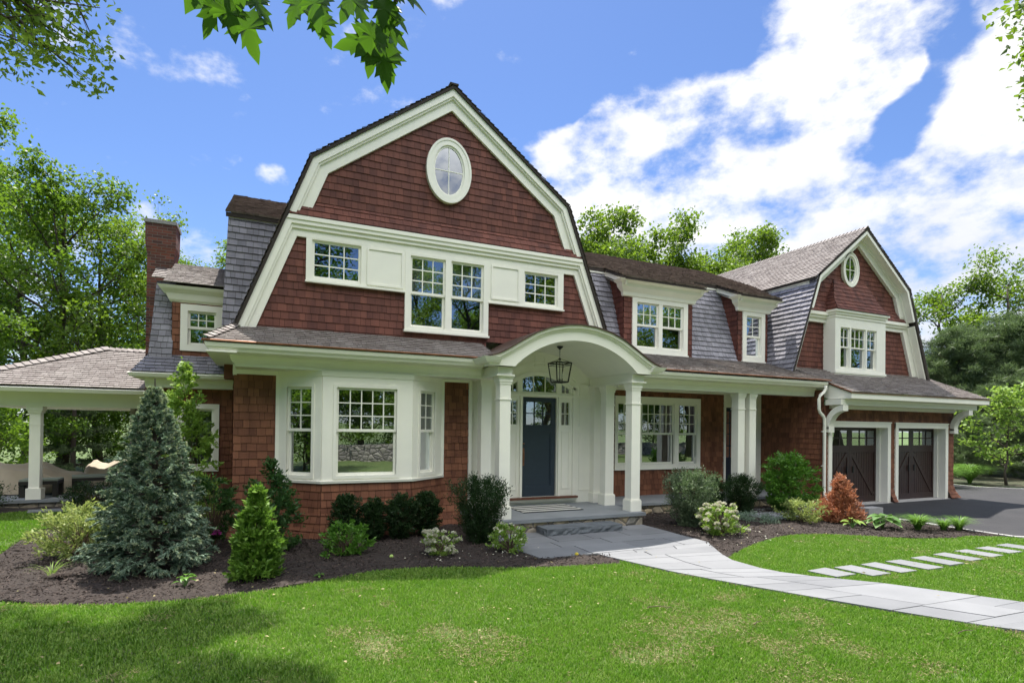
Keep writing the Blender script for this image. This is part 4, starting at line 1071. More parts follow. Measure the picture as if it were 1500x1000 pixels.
# chimney
c = MB(); cx0, cx1, cy0, cy1 = -2.57, -2.02, 15.5, 16.15
def ch(z0, z1, e0, e1):
    i = len(c.v)
    for z, q in ((z0, e0), (z1, e1)): c.v += [(cx0-q, cy0-q, z), (cx1+q, cy0-q, z), (cx1+q, cy1+q, z), (cx0-q, cy1+q, z)]
    c.f += [tuple(i+k for k in q) for q in ((3,2,1,0),(4,5,6,7),(0,1,5,4),(1,2,6,5),(2,3,7,6),(3,0,4,7))]
ch(-.2, 6.25, 0, 0); ch(6.25, 6.45, 0, .035); ch(6.45, 6.98, .035, .04)
chim = part(c, 'chimney', 'brick')
c = MB(); c.box(cx0-.06, cx1+.06, cy0-.06, cy1+.06, 6.98, 7.06); c.build('cap', 'granite', chim)
c = MB(); c.lathe(((cx0+cx1)/2, (cy0+cy1)/2, 7.06), [(.12, 0), (.12, .09), (.10, .09)], 14); c.build('flue', 'terracotta', chim)
# ---- open pavilion on the left ----------------------------------------
pr2 = MB(); pb2 = MB()
x0, x1, ya, yb2, ze2, zr2 = -6.35, -2.42, 15.55, 19.9, 3.03, 4.15
rx = -3.95
shingles(pr2, pb2, [(x0, ya, ze2), (x1, ya, ze2), (x1, 17.7, zr2), (-3.8, 17.7, zr2)], (0,-1,1), expo=.12, thick=.024)
shingles(pr2, pb2, [(x0, yb2, ze2), (x1, yb2, ze2), (x1, 17.7, zr2), (-3.8, 17.7, zr2)], (0,1,1), expo=.12, thick=.024)
shingles(pr2, pb2, [(x0, ya, ze2), (-3.8, 17.7, zr2), (x0, yb2, ze2)], (-1,0,1), expo=.12, thick=.024)
for i in range(40):
    u = -3.85+i*.13
    if u < x1: pr2.face([(u, 17.58, zr2-.01), (u, 17.7, zr2+.07), (u+.15, 17.7, zr2+.04), (u+.15, 17.58, zr2-.04)]); pr2.face([(u, 17.7, zr2+.07), (u, 17.82, zr2-.01), (u+.15, 17.82, zr2-.04), (u+.15, 17.7, zr2+.04)])
A = Vector((x0, ya, ze2+.03)); B2 = Vector((-3.8, 17.7, zr2+.05))
for i in range(22):
    a = A.lerp(B2, i/22); b2_ = A.lerp(B2, (i+1.15)/22); k1 = Vector((-.11, .09, -.03)); k2 = Vector((.11, -.09, -.03)); up_ = Vector((0, 0, .05))
    pr2.face([a+k1, a+up_, b2_+up_*.5, b2_+k1-up_*.5]); pr2.face([a+up_, a+k2, b2_+k2-up_*.5, b2_+up_*.5])
part(pr2, 'pavilion_roof', 'roof', fix=False); part(pb2, 'roof_deck', 'roofbase')
t = MB()
t.plan([(0, 2.9), (.1, 2.9), (.14, 2.98), (.13, 3.0), (0, 3.0)], [(x0+.1, yb2-.1), (x0+.1, ya+.12), (x1, ya+.12)])
for y in (16.0, 19.3): t.box(x0+.35, x1, y, y+.34, 2.58, 2.92)
t.box(x0+.35, x0+.69, 16.34, 19.3, 2.58, 2.92); t.box(x0+.1, x1, ya+.1, yb2-.1, 2.92, 2.96)
part(t, 'pavilion_beam', 'white')
for x, y in ((-4.78, 16.17), (-5.76, 19.47)):
    p = MB(); h = .10
    p.box(x-h, x+h, y-h, y+h, .45, 2.45); p.box(x-h-.05, x+h+.05, y-h-.05, y+h+.05, 2.49, 2.58); p.box(x-h-.025, x+h+.025, y-h-.025, y+h+.025, 2.43, 2.49); p.box(x-h-.04, x+h+.04, y-h-.04, y+h+.04, .45, .7)
    p.box(x-h-.012, x+h+.012, y-h-.012, y+h+.012, 2.15, 2.175)
    part(p, 'pavilion_post', 'white')
f = MB(); f.box(-9.7, -2.3, 16.0, 24, .38, .45); part(f, 'patio_floor', 'blue_stone')
f = MB(); f.box(-9.65, -2.3, 16.05, 23.9, -.2, .38); part(f, 'stone_base', 'fieldstone')
f = MB(); f.box(-3.05, -2.6, 16.6, 17.3, .45, 2.6); part(f, 'fireplace_pier', 'wallstone')

# ------------------------------------------------------------------ things at the house
def lantern():
    L = thing('porch_lantern', (6.27, 11.3, 4.1), 'black iron lantern hanging from the arched porch ceiling', 'lantern')
    b = MB(); b.lathe((0, 0, 0), [(.075, .03), (.075, .015), (.03, -.03), (.012, -.05)], 14); b.build('ceiling_plate', 'iron', L)
    b = MB()
    for i in range(6):
        z = -.06-.032*i; n = 10; ax = i % 2
        pts = [((.011*math.cos(q) if ax else 0), (0 if ax else .011*math.cos(q)), z+.02*math.sin(q)) for q in [2*math.pi*k/n for k in range(n+1)]]
        b.tube(pts, .0035, 5, False)
    b.build('chain', 'iron', L)
    b = MB(); zt, zb, rt, rb_ = -.36, -.80, .20, .145
    cor = [(1,1), (-1,1), (-1,-1), (1,-1)]
    for k in range(4):
        a = cor[k]; c = cor[(k+1) % 4]
        A = lambda c_, r, z: Vector((c_[0]*r, c_[1]*r, z))
        b.tube([A(a, rt, zt), A(a, rb_, zb)], .017, 4); b.tube([A(a, rt, zt), A(c, rt, zt)], .018, 4); b.tube([A(a, rb_, zb), A(c, rb_, zb)], .018, 4)
        b.tube([A(a, rt*.96, zt-.055), A(c, rt*.96, zt-.055)], .007, 4); b.tube([A(a, rt, zt), A(a, .03, -.27)], .007, 4)
    b.tube([(0, 0, -.24), (0, 0, -.77)], .009, 6); b.lathe((0, 0, -.27), [(.02, .03), (.04, 0), (.02, -.01)], 10)
    for k in range(4):
        q = math.pi/4+math.pi/2*k; b.tube([(0, 0, -.74), (.05*math.cos(q), .05*math.sin(q), -.76), (.075*math.cos(q), .075*math.sin(q), -.72)], .006, 5)
    b.build('cage', 'iron', L)
    for k in range(4):
        q = math.pi/4+math.pi/2*k; c = MB(); c.lathe((.075*math.cos(q), .075*math.sin(q), -.72), [(.012, 0), (.012, .11), (.005, .12), (.007, .14), (.002, .165)], 8); c.build('candle', 'candle', L)
    g = MB()
    for k in range(4):
        a = cor[k]; c = cor[(k+1) % 4]; g.face([A(a, rb_, zb), A(c, rb_, zb), A(c, rt, zt), A(a, rt, zt)])
    gm = bpy.data.materials.new('lantern_glass'); gm.use_nodes = True; nt = gm.node_tree; nt.nodes.clear()
    tr = nt.nodes.new('ShaderNodeBsdfTransparent'); gl = nt.nodes.new('ShaderNodeBsdfGlossy'); gl.inputs['Roughness'].default_value = .01; mxs = nt.nodes.new('ShaderNodeMixShader'); mxs.inputs[0].default_value = .06
    out = nt.nodes.new('ShaderNodeOutputMaterial'); nt.links.new(tr.outputs[0], mxs.inputs[1]); nt.links.new(gl.outputs[0], mxs.inputs[2]); nt.links.new(mxs.outputs[0], out.inputs[0])
    g.build('glass', gm, L)
lantern()
# door mat
mt = thing('door_mat', (6.15, 11.75, .31), 'black and white striped mat on the bluestone before the blue door', 'door mat')
b = MB(); b.box(-.78, .78, -.5, .5, .001, .012); b.build('rug', 'matblack', mt)
b = MB()
for i in range(4): b.box(-.775, .775, -.42+i*.25, -.31+i*.25, .012, .0155)
b.build('stripe', 'matwhite', mt)
# rough stone step
def rough_slab(x0, x1, y0, y1, z0, z1, nx, ny, nz, amp):
    b = MB()
    def grid(P, nu, nv, out, am):
        i = len(b.v)
        for a in range(nu+1):
            for c in range(nv+1):
                p = P(a/nu, c/nv); e = 0 < a < nu and 0 < c < nv
                d = random.uniform(-1, 1)*am if e else 0
                b.v.append((p[0]+out[0]*d, p[1]+out[1]*d, p[2]+out[2]*d))
        for a in range(nu):
            for c in range(nv): b.f.append((i+a*(nv+1)+c, i+(a+1)*(nv+1)+c, i+(a+1)*(nv+1)+c+1, i+a*(nv+1)+c+1))
    grid(lambda s, t: (x0+(x1-x0)*s, y0, z0+(z1-z0)*t), nx, nz, (0,-1,0), amp); grid(lambda s, t: (x0+(x1-x0)*s, y1, z0+(z1-z0)*t), 2, 2, (0,1,0), 0)
    grid(lambda s, t: (x0, y0+(y1-y0)*s, z0+(z1-z0)*t), ny, nz, (-1,0,0), amp); grid(lambda s, t: (x1, y0+(y1-y0)*s, z0+(z1-z0)*t), ny, nz, (1,0,0), amp)
    grid(lambda s, t: (x0+(x1-x0)*s, y0+(y1-y0)*t, z1), nx, ny, (0,0,1), .002)
    return b
st = rough_slab(5.28, 7.12, 9.96, 10.44, -.05, .175, 26, 8, 4, .022).build('stone_step', 'step_stone')
tag(st, 'rough split-faced bluestone step slab in front of the entry porch', 'step')
gb = rough_slab(14.95, 15.55, 9.7, 10.0, -.05, .16, 6, 4, 3, .006).build('granite_block', 'granite'); tag(gb, 'pale granite block on the bed edge beside the garage drive', 'stone block')
for (x, y, n, m, r, l) in ((5.02, 8.36, 'yellow_ball', 'ball', .035, 'small yellow ball lying on the bluestone apron'), (2.0, 9.35, 'green_ball', 'limeball', .035, 'small lime green ball on the mulch under the bay window')):
    b = MB(); b.lathe((x, y, .0), [(r*math.sin(q), r-r*math.cos(q)+.006) for q in [math.pi*(i+.5)/10 for i in range(10)]], 14); tag(b.build(n, m, None, True), l, 'ball')
# covered sofas and tables on the patio
def cover(name, pts, zt, label, seed):
    rr = random.Random(seed); T = thing(name, (pts[0][0], pts[0][1], .45), label, 'furniture cover')
    (xa, ya_), (xb, yb_) = pts; nx, ny = 22, 14; b = MB(); hgt = lambda s, t: zt(s, t)
    i0 = 0
    for i in range(nx+1):
        for j in range(ny+1):
            s, t = i/nx, j/ny; e = min(s, 1-s, t, 1-t)
            z = hgt(s, t)*min(1, e/.06)**.4 if e > 0 else 0.02
            fx = 1 if e > .02 else 1.05
            w_ = .03*math.sin(17*s+3*t+seed)+.025*math.sin(9*t-12*s)+rr.uniform(-.012, .012)
            b.v.append(((xb-xa)*(.5+(s-.5)*fx)+rr.uniform(-.01,.01), (yb_-ya_)*(.5+(t-.5)*fx)+w_*.6, max(.02, z+w_*(1 if e > 0 else 0))))
    for i in range(nx):
        for j in range(ny): b.f.append((i*(ny+1)+j, (i+1)*(ny+1)+j, (i+1)*(ny+1)+j+1, i*(ny+1)+j+1))
    b.build('cloth', 'tarp', T, True); return T
cover('covered_sofa', [(-6.6, 17.1), (-4.2, 18.3)], lambda s, t: .52+.16*t-.22*max(0, s-.65)/.35+.06*math.sin(5*s), 'long tan cloth cover over patio seating, beside the white pavilion post', 2)
cover('covered_chair', [(-4.6, 18.9), (-2.95, 19.9)], lambda s, t: .58+.14*t-.10*math.sin(6*s), 'smaller tan cloth cover over seating at the back of the patio', 5)
def patio_table(x, y, w_, d_, label, rz):
    T = thing('patio_table', (x, y, .45), label, 'table', 'dark tables on the patio', rz)
    b = MB(); b.box(-w_/2, w_/2, -d_/2, d_/2, .38, .42); b.build('table_top', 'cushion', T)
    b = MB()
    for a, c in ((-1,-1),(1,-1)): b.box(-w_/2, w_/2, a*c*d_/2-.03+(.03 if False else 0), a*c*d_/2+.03, .30, .379)
    b.box(-w_/2, -w_/2+.06, -d_/2+.03, d_/2-.03, .30, .379); b.box(w_/2-.06, w_/2, -d_/2+.03, d_/2-.03, .30, .379); b.build('apron', 'darkwood', T)
    for a in (-1, 1):
        for c in (-1, 1):
            l = MB(); l.box(a*(w_/2-.05)-.05, a*(w_/2-.05)+.05, c*(d_/2-.05)-.05, c*(d_/2-.05)+.05, 0, .30); l.build('leg', 'darkwood', T)
patio_table(-4.82, 16.72, .72, .55, 'small dark table with pale top in front of the long tan cover', .05)
patio_table(-3.95, 17.5, .95, .7, 'wider dark table with pale top in front of the small tan cover', .25)
# firewood rack
fw = thing('firewood_rack', (-.80, 13.2, 0), 'metal rack of split firewood against the red wall behind the spruce', 'firewood rack')
b = MB()
for x in (-.35, .35):
    b.tube([(x, -.15, .03), (x, -.15, .9)], .02, 6); b.tube([(x, .15, .03), (x, .15, .9)], .02, 6); b.tube([(x, -.15, .9), (x, .15, .9)], .02, 6)
b.tube([(-.35, -.15, .06), (.35, -.15, .06)], .02, 6); b.tube([(-.35, .15, .06), (.35, .15, .06)], .02, 6); b.build('frame', 'iron', fw)
z = .12
for r_ in range(8):
    x = -.29
    while x < .3:
        n = 7; an = random.random()*6
        rr = random.uniform(.042, .062)
        b = MB(); y0 = 13.2-.22+random.uniform(-.04, .03); b.tube([(x-.80, y0, z), (x-.80+random.uniform(-.01,.01), 13.4, z)], rr, 6); lg = b.build('log', 'log')
        tag(lg, 'split log with pale cut end stacked in the firewood rack', 'log', 'firewood logs in the rack')
        e_ = MB(); e_.face([(x-.80+rr*.9*math.cos(an+2*math.pi*k/n), y0-.004, z+rr*.9*math.sin(an+2*math.pi*k/n)) for k in range(n)]); e_.build('cut_end', 'logend', lg)
        x += rr*2+.006
    z += .098
# ------------------------------------------------------------------ ground
def smooth(a, b, x):
    t = np.clip((np.asarray(x, float)-a)/(b-a), 0, 1); return t*t*(3-2*t)
def gz(x, y):
    x = np.asarray(x, float); y = np.asarray(y, float)
    z = .26*smooth(-1.8, -3.6, x)*smooth(11.0, 15.5, y)
    z = z + .035*np.sin(x*.9+1)*np.sin(y*.7)*(1-smooth(3.5, 5.2, x))*(1-smooth(7, 9, y)) 
    r = np.hypot(x-5, y-8)
    return z + smooth(60, 200, r)*4*(.5+.5*np.sin(np.arctan2(y-8, x-5)*3+1))
def sheet(name, xs, ys, m, off=0, kind='structure'):
    X, Y = np.meshgrid(xs, ys, indexing='ij'); Z = gz(X, Y)+off
    me = bpy.data.meshes.new(name); nx, ny = len(xs), len(ys)
    V = np.stack([X, Y, Z], -1).reshape(-1, 3)
    I = np.arange(nx*ny).reshape(nx, ny)
    F = np.stack([I[:-1,:-1], I[1:,:-1], I[1:,1:], I[:-1,1:]], -1).reshape(-1, 4)
    me.from_pydata(V.tolist(), [], F.tolist()); me.materials.append(M[m]); me.polygons.foreach_set('use_smooth', [True]*len(me.polygons))
    o = bpy.data.objects.new(name, me); COL.objects.link(o); o['kind'] = kind; return o
gsp = lambda: np.concatenate([[-700,-450,-300,-200,-130,-80,-50,-34,-24], np.arange(-16, 20, .4), [22,26,32,40,60,90,140,220,320,500,700]])
sheet('ground', gsp(), gsp(), 'soil', -.012)
def inpoly(x, y, P):
    x = np.asarray(x); y = np.asarray(y); c = np.zeros(x.shape, bool); n = len(P); j = n-1
    for i in range(n):
        xi, yi = P[i]; xj, yj = P[j]
        k = ((yi > y) != (yj > y)) & (x < (xj-xi)*(y-yi)/((yj-yi) or 1e-9)+xi); c ^= k; j = i
    return c
def spline(P, n=8, closed=False):
    out = []; m = len(P)
    for i in range(m if closed else m-1):
        g = lambda k: np.array(P[k % m] if closed else P[min(max(k, 0), m-1)], float)
        p0, p1, p2, p3 = g(i-1), g(i), g(i+1), g(i+2)
        for t in np.linspace(0, 1, n, endpoint=False):
            out.append(tuple(.5*((2*p1)+(-p0+p2)*t+(2*p0-5*p1+4*p2-p3)*t*t+(-p0+3*p1-3*p2+p3)*t**3)))
    if not closed: out.append(tuple(P[-1]))
    return out
BED_L = spline([(-3.95, 13.3), (-3.95, 11.7), (-3.7, 9.9), (-2.96, 8.92), (-2.3, 8.45), (-1.55, 8.2), (-.66, 8.12), (.33, 8.22), (1.1, 8.5), (1.71, 8.64), (2.56, 8.48), (3.72, 7.98), (4.6, 7.78), (5.45, 7.66)])+[(5.6, 8.0), (5.5, 8.3), (4.3, 8.4), (4.3, 12.2), (.2, 12.3), (-.4, 14.3), (-3.2, 14.4)]
BED_R = [(8.0, 10.6), (8.0, 8.5), (7.34, 7.25)]+spline([(7.34, 7.25), (7.9, 7.55), (8.61, 7.88), (9.6, 8.22), (10.55, 8.33), (11.2, 8.08), (11.7, 7.75), (12.4, 7.15), (13.2, 6.93), (14.0, 6.85), (14.72, 6.5)])+[(14.76, 9.45), (15.0, 10.6), (15.0, 12.0), (8.0, 12.0)]
BED_P = [(-9.6, 15.3), (-5.4, 15.2), (-4.4, 15.5), (-2.4, 14.4), (-2.3, 16.05), (-9.6, 16.05)]
APRON = [(4.32, 8.28), (8.02, 8.34), (8.04, 10.5), (4.1, 10.5), (4.1, 9.3)]
WL = spline([(5.40, 8.3), (5.47, 8.0), (5.69, 7.28), (5.92, 6.66), (6.56, 5.4), (7.42, 3.9), (7.9, 3.25), (8.9, 2.1), (10.2, .9)], 6)
WR = spline([(8.02, 8.36), (7.62, 7.7), (7.30, 6.95), (7.48, 6.1), (8.36, 5.14), (9.2, 3.85), (9.9, 2.9), (11.0, 1.8), (12.0, 1.0)], 6)
WALK = WL+WR[::-1]
DRIVE = [(14.78, 9.5), (14.72, 7.6), (14.76, 6.45)]+spline([(14.76, 6.45), (15.6, 5.6), (17.4, 4.6), (20, 3.4), (26, 2.2)])+[(40, 1), (40, 6), (30, 11.2)]+spline([(27.6, 11.6), (25.0, 10.8), (26.2, 12.3), (27.6, 14.2), (27.0, 19)])+[(21.7, 19), (21.7, 11.2), (15.0, 11.2), (15.0, 10.0)]
DRIVE = [(14.78, 9.5), (14.72, 7.6), (14.76, 6.45), (15.6, 5.7), (17.4, 4.7), (20, 3.5), (26, 2.2), (34, 1), (34, 9), (29.5, 10.6), (27.5, 11.8), (26.6, 13.0), (27.0, 15), (27.0, 20), (21.6, 20), (21.6, 11.3), (14.98, 11.3), (14.98, 10.0)]
SIDEWALK = [(11.4, 9.9), (14.95, 9.62), (15.0, 10.9), (11.7, 11.2)]
import bmesh
def poly_sheet(name, P, m, off, bump=0, step=.12, seed=1):
    """flat or lumpy sheet filling a plan polygon"""
    P = np.array(P, float); x0, y0 = P.min(0); x1, y1 = P.max(0)
    bm = bmesh.new(); vs = [bm.verts.new((x, y, 0)) for x, y in P]
    for a, b in zip(vs, vs[1:]+vs[:1]):
        if (a.co-b.co).length > 1e-5: bm.edges.new((a, b))
    bmesh.ops.triangle_fill(bm, edges=bm.edges[:], use_beauty=True)
    if bump:
        for ax, lo, hi in ((0, x0, x1), (1, y0, y1)):
            for t in np.arange(lo+step, hi, step):
                co = [0, 0, 0]; no = [0, 0, 0]; co[ax] = t; no[ax] = 1
                bmesh.ops.bisect_plane(bm, geom=bm.verts[:]+bm.edges[:]+bm.faces[:], plane_co=co, plane_no=no)
    g = np.random.default_rng(seed)
    for v in bm.verts:
        v.co.z = float(gz(v.co.x, v.co.y))+off+(0 if v.is_boundary else float(g.uniform(0, bump)))
    bmesh.ops.recalc_face_normals(bm, faces=bm.faces)
    if bm.faces and bm.faces[:][0].normal.z < 0: bmesh.ops.reverse_faces(bm, faces=bm.faces)
    me = bpy.data.meshes.new(name); bm.to_mesh(me); bm.free(); me.materials.append(M[m])
    o = bpy.data.objects.new(name, me); COL.objects.link(o); o['kind'] = 'structure'; return o
poly_sheet('mulch_bed', BED_L, 'mulch', .004, .035, .11, 1); poly_sheet('mulch_bed', BED_R, 'mulch', .004, .035, .11, 2); poly_sheet('mulch_bed', BED_P, 'mulch', .004, .03, .2, 3)
poly_sheet('driveway', DRIVE, 'asphalt', .0)
poly_sheet('woodland_floor', [(27.8, 12.0), (30, 11.2), (36, 10), (60, 10), (60, 45), (22, 45), (22, 21), (27.8, 20)], 'wood_floor', .02)
poly_sheet('woodland_floor', [(-30, 21.5), (-9.9, 21.5), (-9.9, 24.2), (-2, 24.2), (-2, 46), (-30, 46)], 'wood_floor', .02)
# flagstones, laid in random courses
def flag(mb, jb, quad, top=.034):
    q = [Vector((x, y, 0)) for x, y in quad]; c = sum(q, Vector())/4; g = .012
    q = [p+(c-p).normalized()*g for p in q]; h = top+random.uniform(-.003, .003)
    mb.prism([(p.x, p.y, -.05) for p in q], (0, 0, .05+h))
fm = MB()
def at(L, s):
    i = min(int(s), len(L)-2); f = s-i; return (L[i][0]+(L[i+1][0]-L[i][0])*f, L[i][1]+(L[i+1][1]-L[i][1])*f)
nW = len(WL)-1; s = .0
def walkpt(s, t):
    a = at(WL, s); b = at(WR, s); return (a[0]+(b[0]-a[0])*t, a[1]+(b[1]-a[1])*t)
while s < nW-.1:
    # each band across the walk holds two or three stones, each cut again lengthwise at its own place
    e = min(nW, s+random.choice([3.2, 4.2, 4.8]))
    cuts = [0]+sorted(random.choice([[.36], [.62], [.3, .66], [.48]]))+[1]
    for a, b in zip(cuts, cuts[1:]):
        m = [s, s+(e-s)*random.uniform(.35, .65), e] if random.random() < .55 else [s, e]
        for u, v in zip(m, m[1:]): flag(fm, None, [walkpt(u, a), walkpt(v, a), walkpt(v, b), walkpt(u, b)])
    s = e
xs = 4.32; rows = [8.33, 9.0, 9.45, 10.02, 10.5]
for y0, y1 in zip(rows, rows[1:]):
    x = 4.2
    while x < 8.0:
        wd = random.uniform(.6, 1.15); x1 = min(8.03, x+wd)
        if 8.03-x1 < .3: x1 = 8.03
        flag(fm, None, [(x if x > 4.25 else 4.2+.12*(y0 < 9), y0), (x1, y0), (x1, y1), (x if x > 4.25 else 4.2, y1)]); x = x1
o = fm.build('walkway', 'paver', fix=True); o['kind'] = 'structure'
o = poly_sheet('walkway_bedding', [p for p in WL]+[p for p in WR[::-1]], 'joint', .012); 
o = poly_sheet('walkway_bedding', [(4.2, 8.33), (8.03, 8.33), (8.03, 10.5), (4.2, 10.5)], 'joint', .0125)
fm = MB(); x = 11.5
while x < 14.9:
    x1 = min(14.95, x+random.uniform(.6, .9)); flag(fm, None, [(x, 9.95), (x1, 9.85), (x1, 10.85), (x, 10.9)]); x = x1
fm.prism([(11.5, 10.9, -.05), (14.95, 10.86, -.05), (14.95, 11.3, -.05), (11.5, 11.6, -.05)], (0, 0, .075))
o = fm.build('side_path', 'blue_stone'); o['kind'] = 'structure'
# stepping stones across the lawn
STONES = []
ss = [(8.05, 8.42, 6.12, 5.68), (8.66, 8.98, 6.10, 5.50), (9.28, 9.58, 6.08, 5.46), (9.92, 10.22, 6.05, 5.44), (10.6, 10.9, 6.06, 5.46), (11.28, 11.58, 6.08, 5.50), (12.0, 12.3, 6.1, 5.54), (12.7, 13.02, 6.1, 5.58), (13.42, 13.74, 6.1, 5.62)]
ords = ['first', 'second', 'third', 'fourth', 'fifth', 'sixth', 'seventh', 'eighth', 'ninth']
for i, (xa, xb, ya, yb_) in enumerate(ss):
    b = MB(); jx = [random.uniform(-.02, .02) for _ in range(4)]
    q = [(xa-.24+jx[0], yb_+jx[1]), (xb-.1+jx[2], yb_+jx[3]), (xb+.02+jx[1], ya+jx[0]), (xa-.12+jx[3], ya+jx[2])]
    q = [(xa-.05+jx[0], yb_+jx[1]), (xb+.05+jx[2], yb_+jx[3]), (xb-.06+jx[1], ya+jx[0]), (xa-.14+jx[3], ya+jx[2])]
    STONES.append(q); b.prism([(x, y, -.04) for x, y in q], (0, 0, .068))
    o = b.build('stepping_stone', 'paver'); tag(o, f'{ords[i]} flat stepping stone in the lawn, counted from the walkway towards the drive', 'stepping stone', 'stepping stones across the lawn')
st2 = MB(); st2.prism([(-4.6, 15.1, .1), (-3.9, 15.15, .1), (-3.95, 15.55, .1), (-4.7, 15.5, .1)], (0, 0, .19)); tag(st2.build('stepping_slab', 'paver'), 'single flat slab in the grass below the patio edge', 'stepping stone')
# cobble edging of the drive
cb = MB()
def cobbles(L):
    for (xa, ya), (xb, yb_) in zip(L, L[1:]):
        d = math.hypot(xb-xa, yb_-ya); n = max(1, int(d/.2)); u = Vector(((xb-xa)/d, (yb_-ya)/d, 0)); v = Vector((-u.y, u.x, 0))
        for i in range(n):
            a = Vector((xa, ya, 0))+u*(d*i/n+.005); w_ = d/n-.012
            cb.obox(a, u, v, Z3, 0, w_, -.06, .06, -.05, .035+random.uniform(0, .012))
cobbles([(14.74, 9.4), (14.70, 7.6), (14.74, 6.45), (15.6, 5.66), (17.4, 4.66), (20, 3.46), (26, 2.15)]); cobbles([(34, 9.05), (29.5, 10.66), (27.5, 11.86), (26.66, 13.0), (27.06, 15), (27.06, 20)])
o = cb.build('drive_edging', 'granite'); o['kind'] = 'structure'

# ------------------------------------------------------------------ fast leaf meshes
def npmesh(name, V, F, m, smooth_=False):
    me = bpy.data.meshes.new(name); V = np.asarray(V, np.float32); F = np.asarray(F, np.int32)
    k = F.shape[1]
    me.vertices.add(len(V)); me.vertices.foreach_set('co', V.ravel())
    me.loops.add(F.size); me.loops.foreach_set('vertex_index', F.ravel())
    me.polygons.add(len(F)); me.polygons.foreach_set('loop_start', np.arange(0, F.size, k, dtype=np.int32))
    me.update(calc_edges=True); me.materials.append(M[m]); return me
def nrm(a): return a/np.maximum(np.linalg.norm(a, axis=-1, keepdims=True), 1e-9)
def leaves(P, D, L, W, fold=.25, up=None, g=rng):
    """diamond leaves: base P, direction D, length L, width W -> verts, tris"""
    n = len(P); D = nrm(D)
    U = g.normal(size=(n, 3)) if up is None else up
    S = nrm(np.cross(D, U)); N = np.cross(S, D)
    L = np.broadcast_to(np.asarray(L, float), (n,))[:, None]; W = np.broadcast_to(np.asarray(W, float), (n,))[:, None]
    V = np.stack([P, P+D*L*.45+S*W*.5+N*W*fold, P+D*L, P+D*L*.45-S*W*.5+N*W*fold], 1).reshape(-1, 3)
    i = np.arange(n)[:, None]*4
    F = np.concatenate([i+np.array([[0, 1, 2]]), i+np.array([[0, 2, 3]])], 0)
    return V, F
def join(parts):
    Vs, Fs, o = [], [], 0
    for V, F in parts: Vs.append(V); Fs.append(F+o); o += len(V)
    return np.concatenate(Vs), np.concatenate(Fs)
def mesh_obj(name, me, parent=None):
    o = bpy.data.objects.new(name, me); COL.objects.link(o)
    if parent is not None: o.parent = parent
    return o
# ---- mulch chips
def scatter(poly, n, g):
    P = np.array(poly); a, b = P.min(0), P.max(0); q = g.uniform(a, b, (n*3, 2)); q = q[inpoly(q[:, 0], q[:, 1], poly)][:n]; return q
g = np.random.default_rng(3)
pp = []
for poly, n in ((BED_L, 26000), (BED_R, 20000)):
    q = scatter(poly, n, g); P = np.column_stack([q, gz(q[:, 0], q[:, 1])+g.uniform(.01, .045, len(q))])
    D = g.normal(size=(len(q), 3)); D[:, 2] *= .35
    pp.append(leaves(P, D, g.uniform(.02, .07, len(q)), g.uniform(.008, .02, len(q)), .1, g=g))
V, F = join(pp); o = mesh_obj('mulch_chips', npmesh('mulch_chips', V, F, 'chip')); o['kind'] = 'stuff'
# ---- lawn
g = np.random.default_rng(11)
def onlawn(x, y, mrg=0):
    ok = ~inpoly(x, y, BED_L) & ~inpoly(x, y, BED_R) & ~inpoly(x, y, WALK) & ~inpoly(x, y, DRIVE) & ~inpoly(x, y, APRON) & ~inpoly(x, y, BED_P)
    for s in STONES: ok &= ~inpoly(x, y, s)
    ok &= ~((x > -2.4) & (x < 22) & (y > 10.3)); ok &= ~((x < -2.3) & (y > 16.0))
    return ok
def noise2(x, y, sc, seed):
    gg = np.random.default_rng(seed); T = gg.random((64, 64)); u = (x*sc) % 64; v = (y*sc) % 64
    i = u.astype(int); j = v.astype(int); f = u-i; h = v-j; f = f*f*(3-2*f); h = h*h*(3-2*h); a = lambda p, q: T[p % 64, q % 64]
    return (a(i, j)*(1-f)+a(i+1, j)*f)*(1-h)+(a(i, j+1)*(1-f)+a(i+1, j+1)*f)*h
pts = []
for (x0, x1, y0, y1, dens) in ((-4.2, 10, 3.2, 5.6, 6800), (-5.5, 15.5, 5.6, 8.8, 4600), (-6, -1.0, 8.8, 16.1, 2600), (10, 16, 2.4, 5.6, 2500), (2, 10, 1.2, 3.2, 5200)):
    n = int((x1-x0)*(y1-y0)*dens); q = np.column_stack([g.uniform(x0, x1, n), g.uniform(y0, y1, n)])
    # only what the photograph's neighbourhood can see
    ang = np.arctan2(q[:, 0], q[:, 1]); q = q[(ang > R(-25)) & (ang < R(74))]
    pts.append(q[onlawn(q[:, 0], q[:, 1])])
q = np.concatenate(pts); x, y = q[:, 0], q[:, 1]
pt = noise2(x, y, 1.1, 5)*.6+noise2(x, y, 3.1, 6)*.4
thin = noise2(x, y, .9, 8)*.5+noise2(x, y, 2.7, 9)*.5
keep = g.random(len(q)) < np.clip(1.25-2.2*np.clip(thin-.62, 0, 1)*2, .3, 1); q = q[keep]; x, y = q[:, 0], q[:, 1]; pt = pt[keep]
n = len(q); h = g.uniform(.028, .062, n)*(.75+.5*pt); an = g.uniform(0, 2*np.pi, n); le = g.uniform(.15, .9, n)
D = np.column_stack([np.cos(an)*le, np.sin(an)*le, np.ones(n)]); D = nrm(D)
dist = np.hypot(x, y)
S = np.column_stack([-np.sin(an), np.cos(an), np.zeros(n)])*(.0026+.0004*dist)[:, None]
B = np.column_stack([x, y, gz(x, y)-.012]); T = B+D*h[:, None]; Mi = B+(D*np.array([.6, .6, 1.15]))*h[:, None]*.55
V = np.stack([B-S, B+S, Mi+S*.8, T, Mi-S*.8], 1).reshape(-1, 3); i = np.arange(n)[:, None]*5
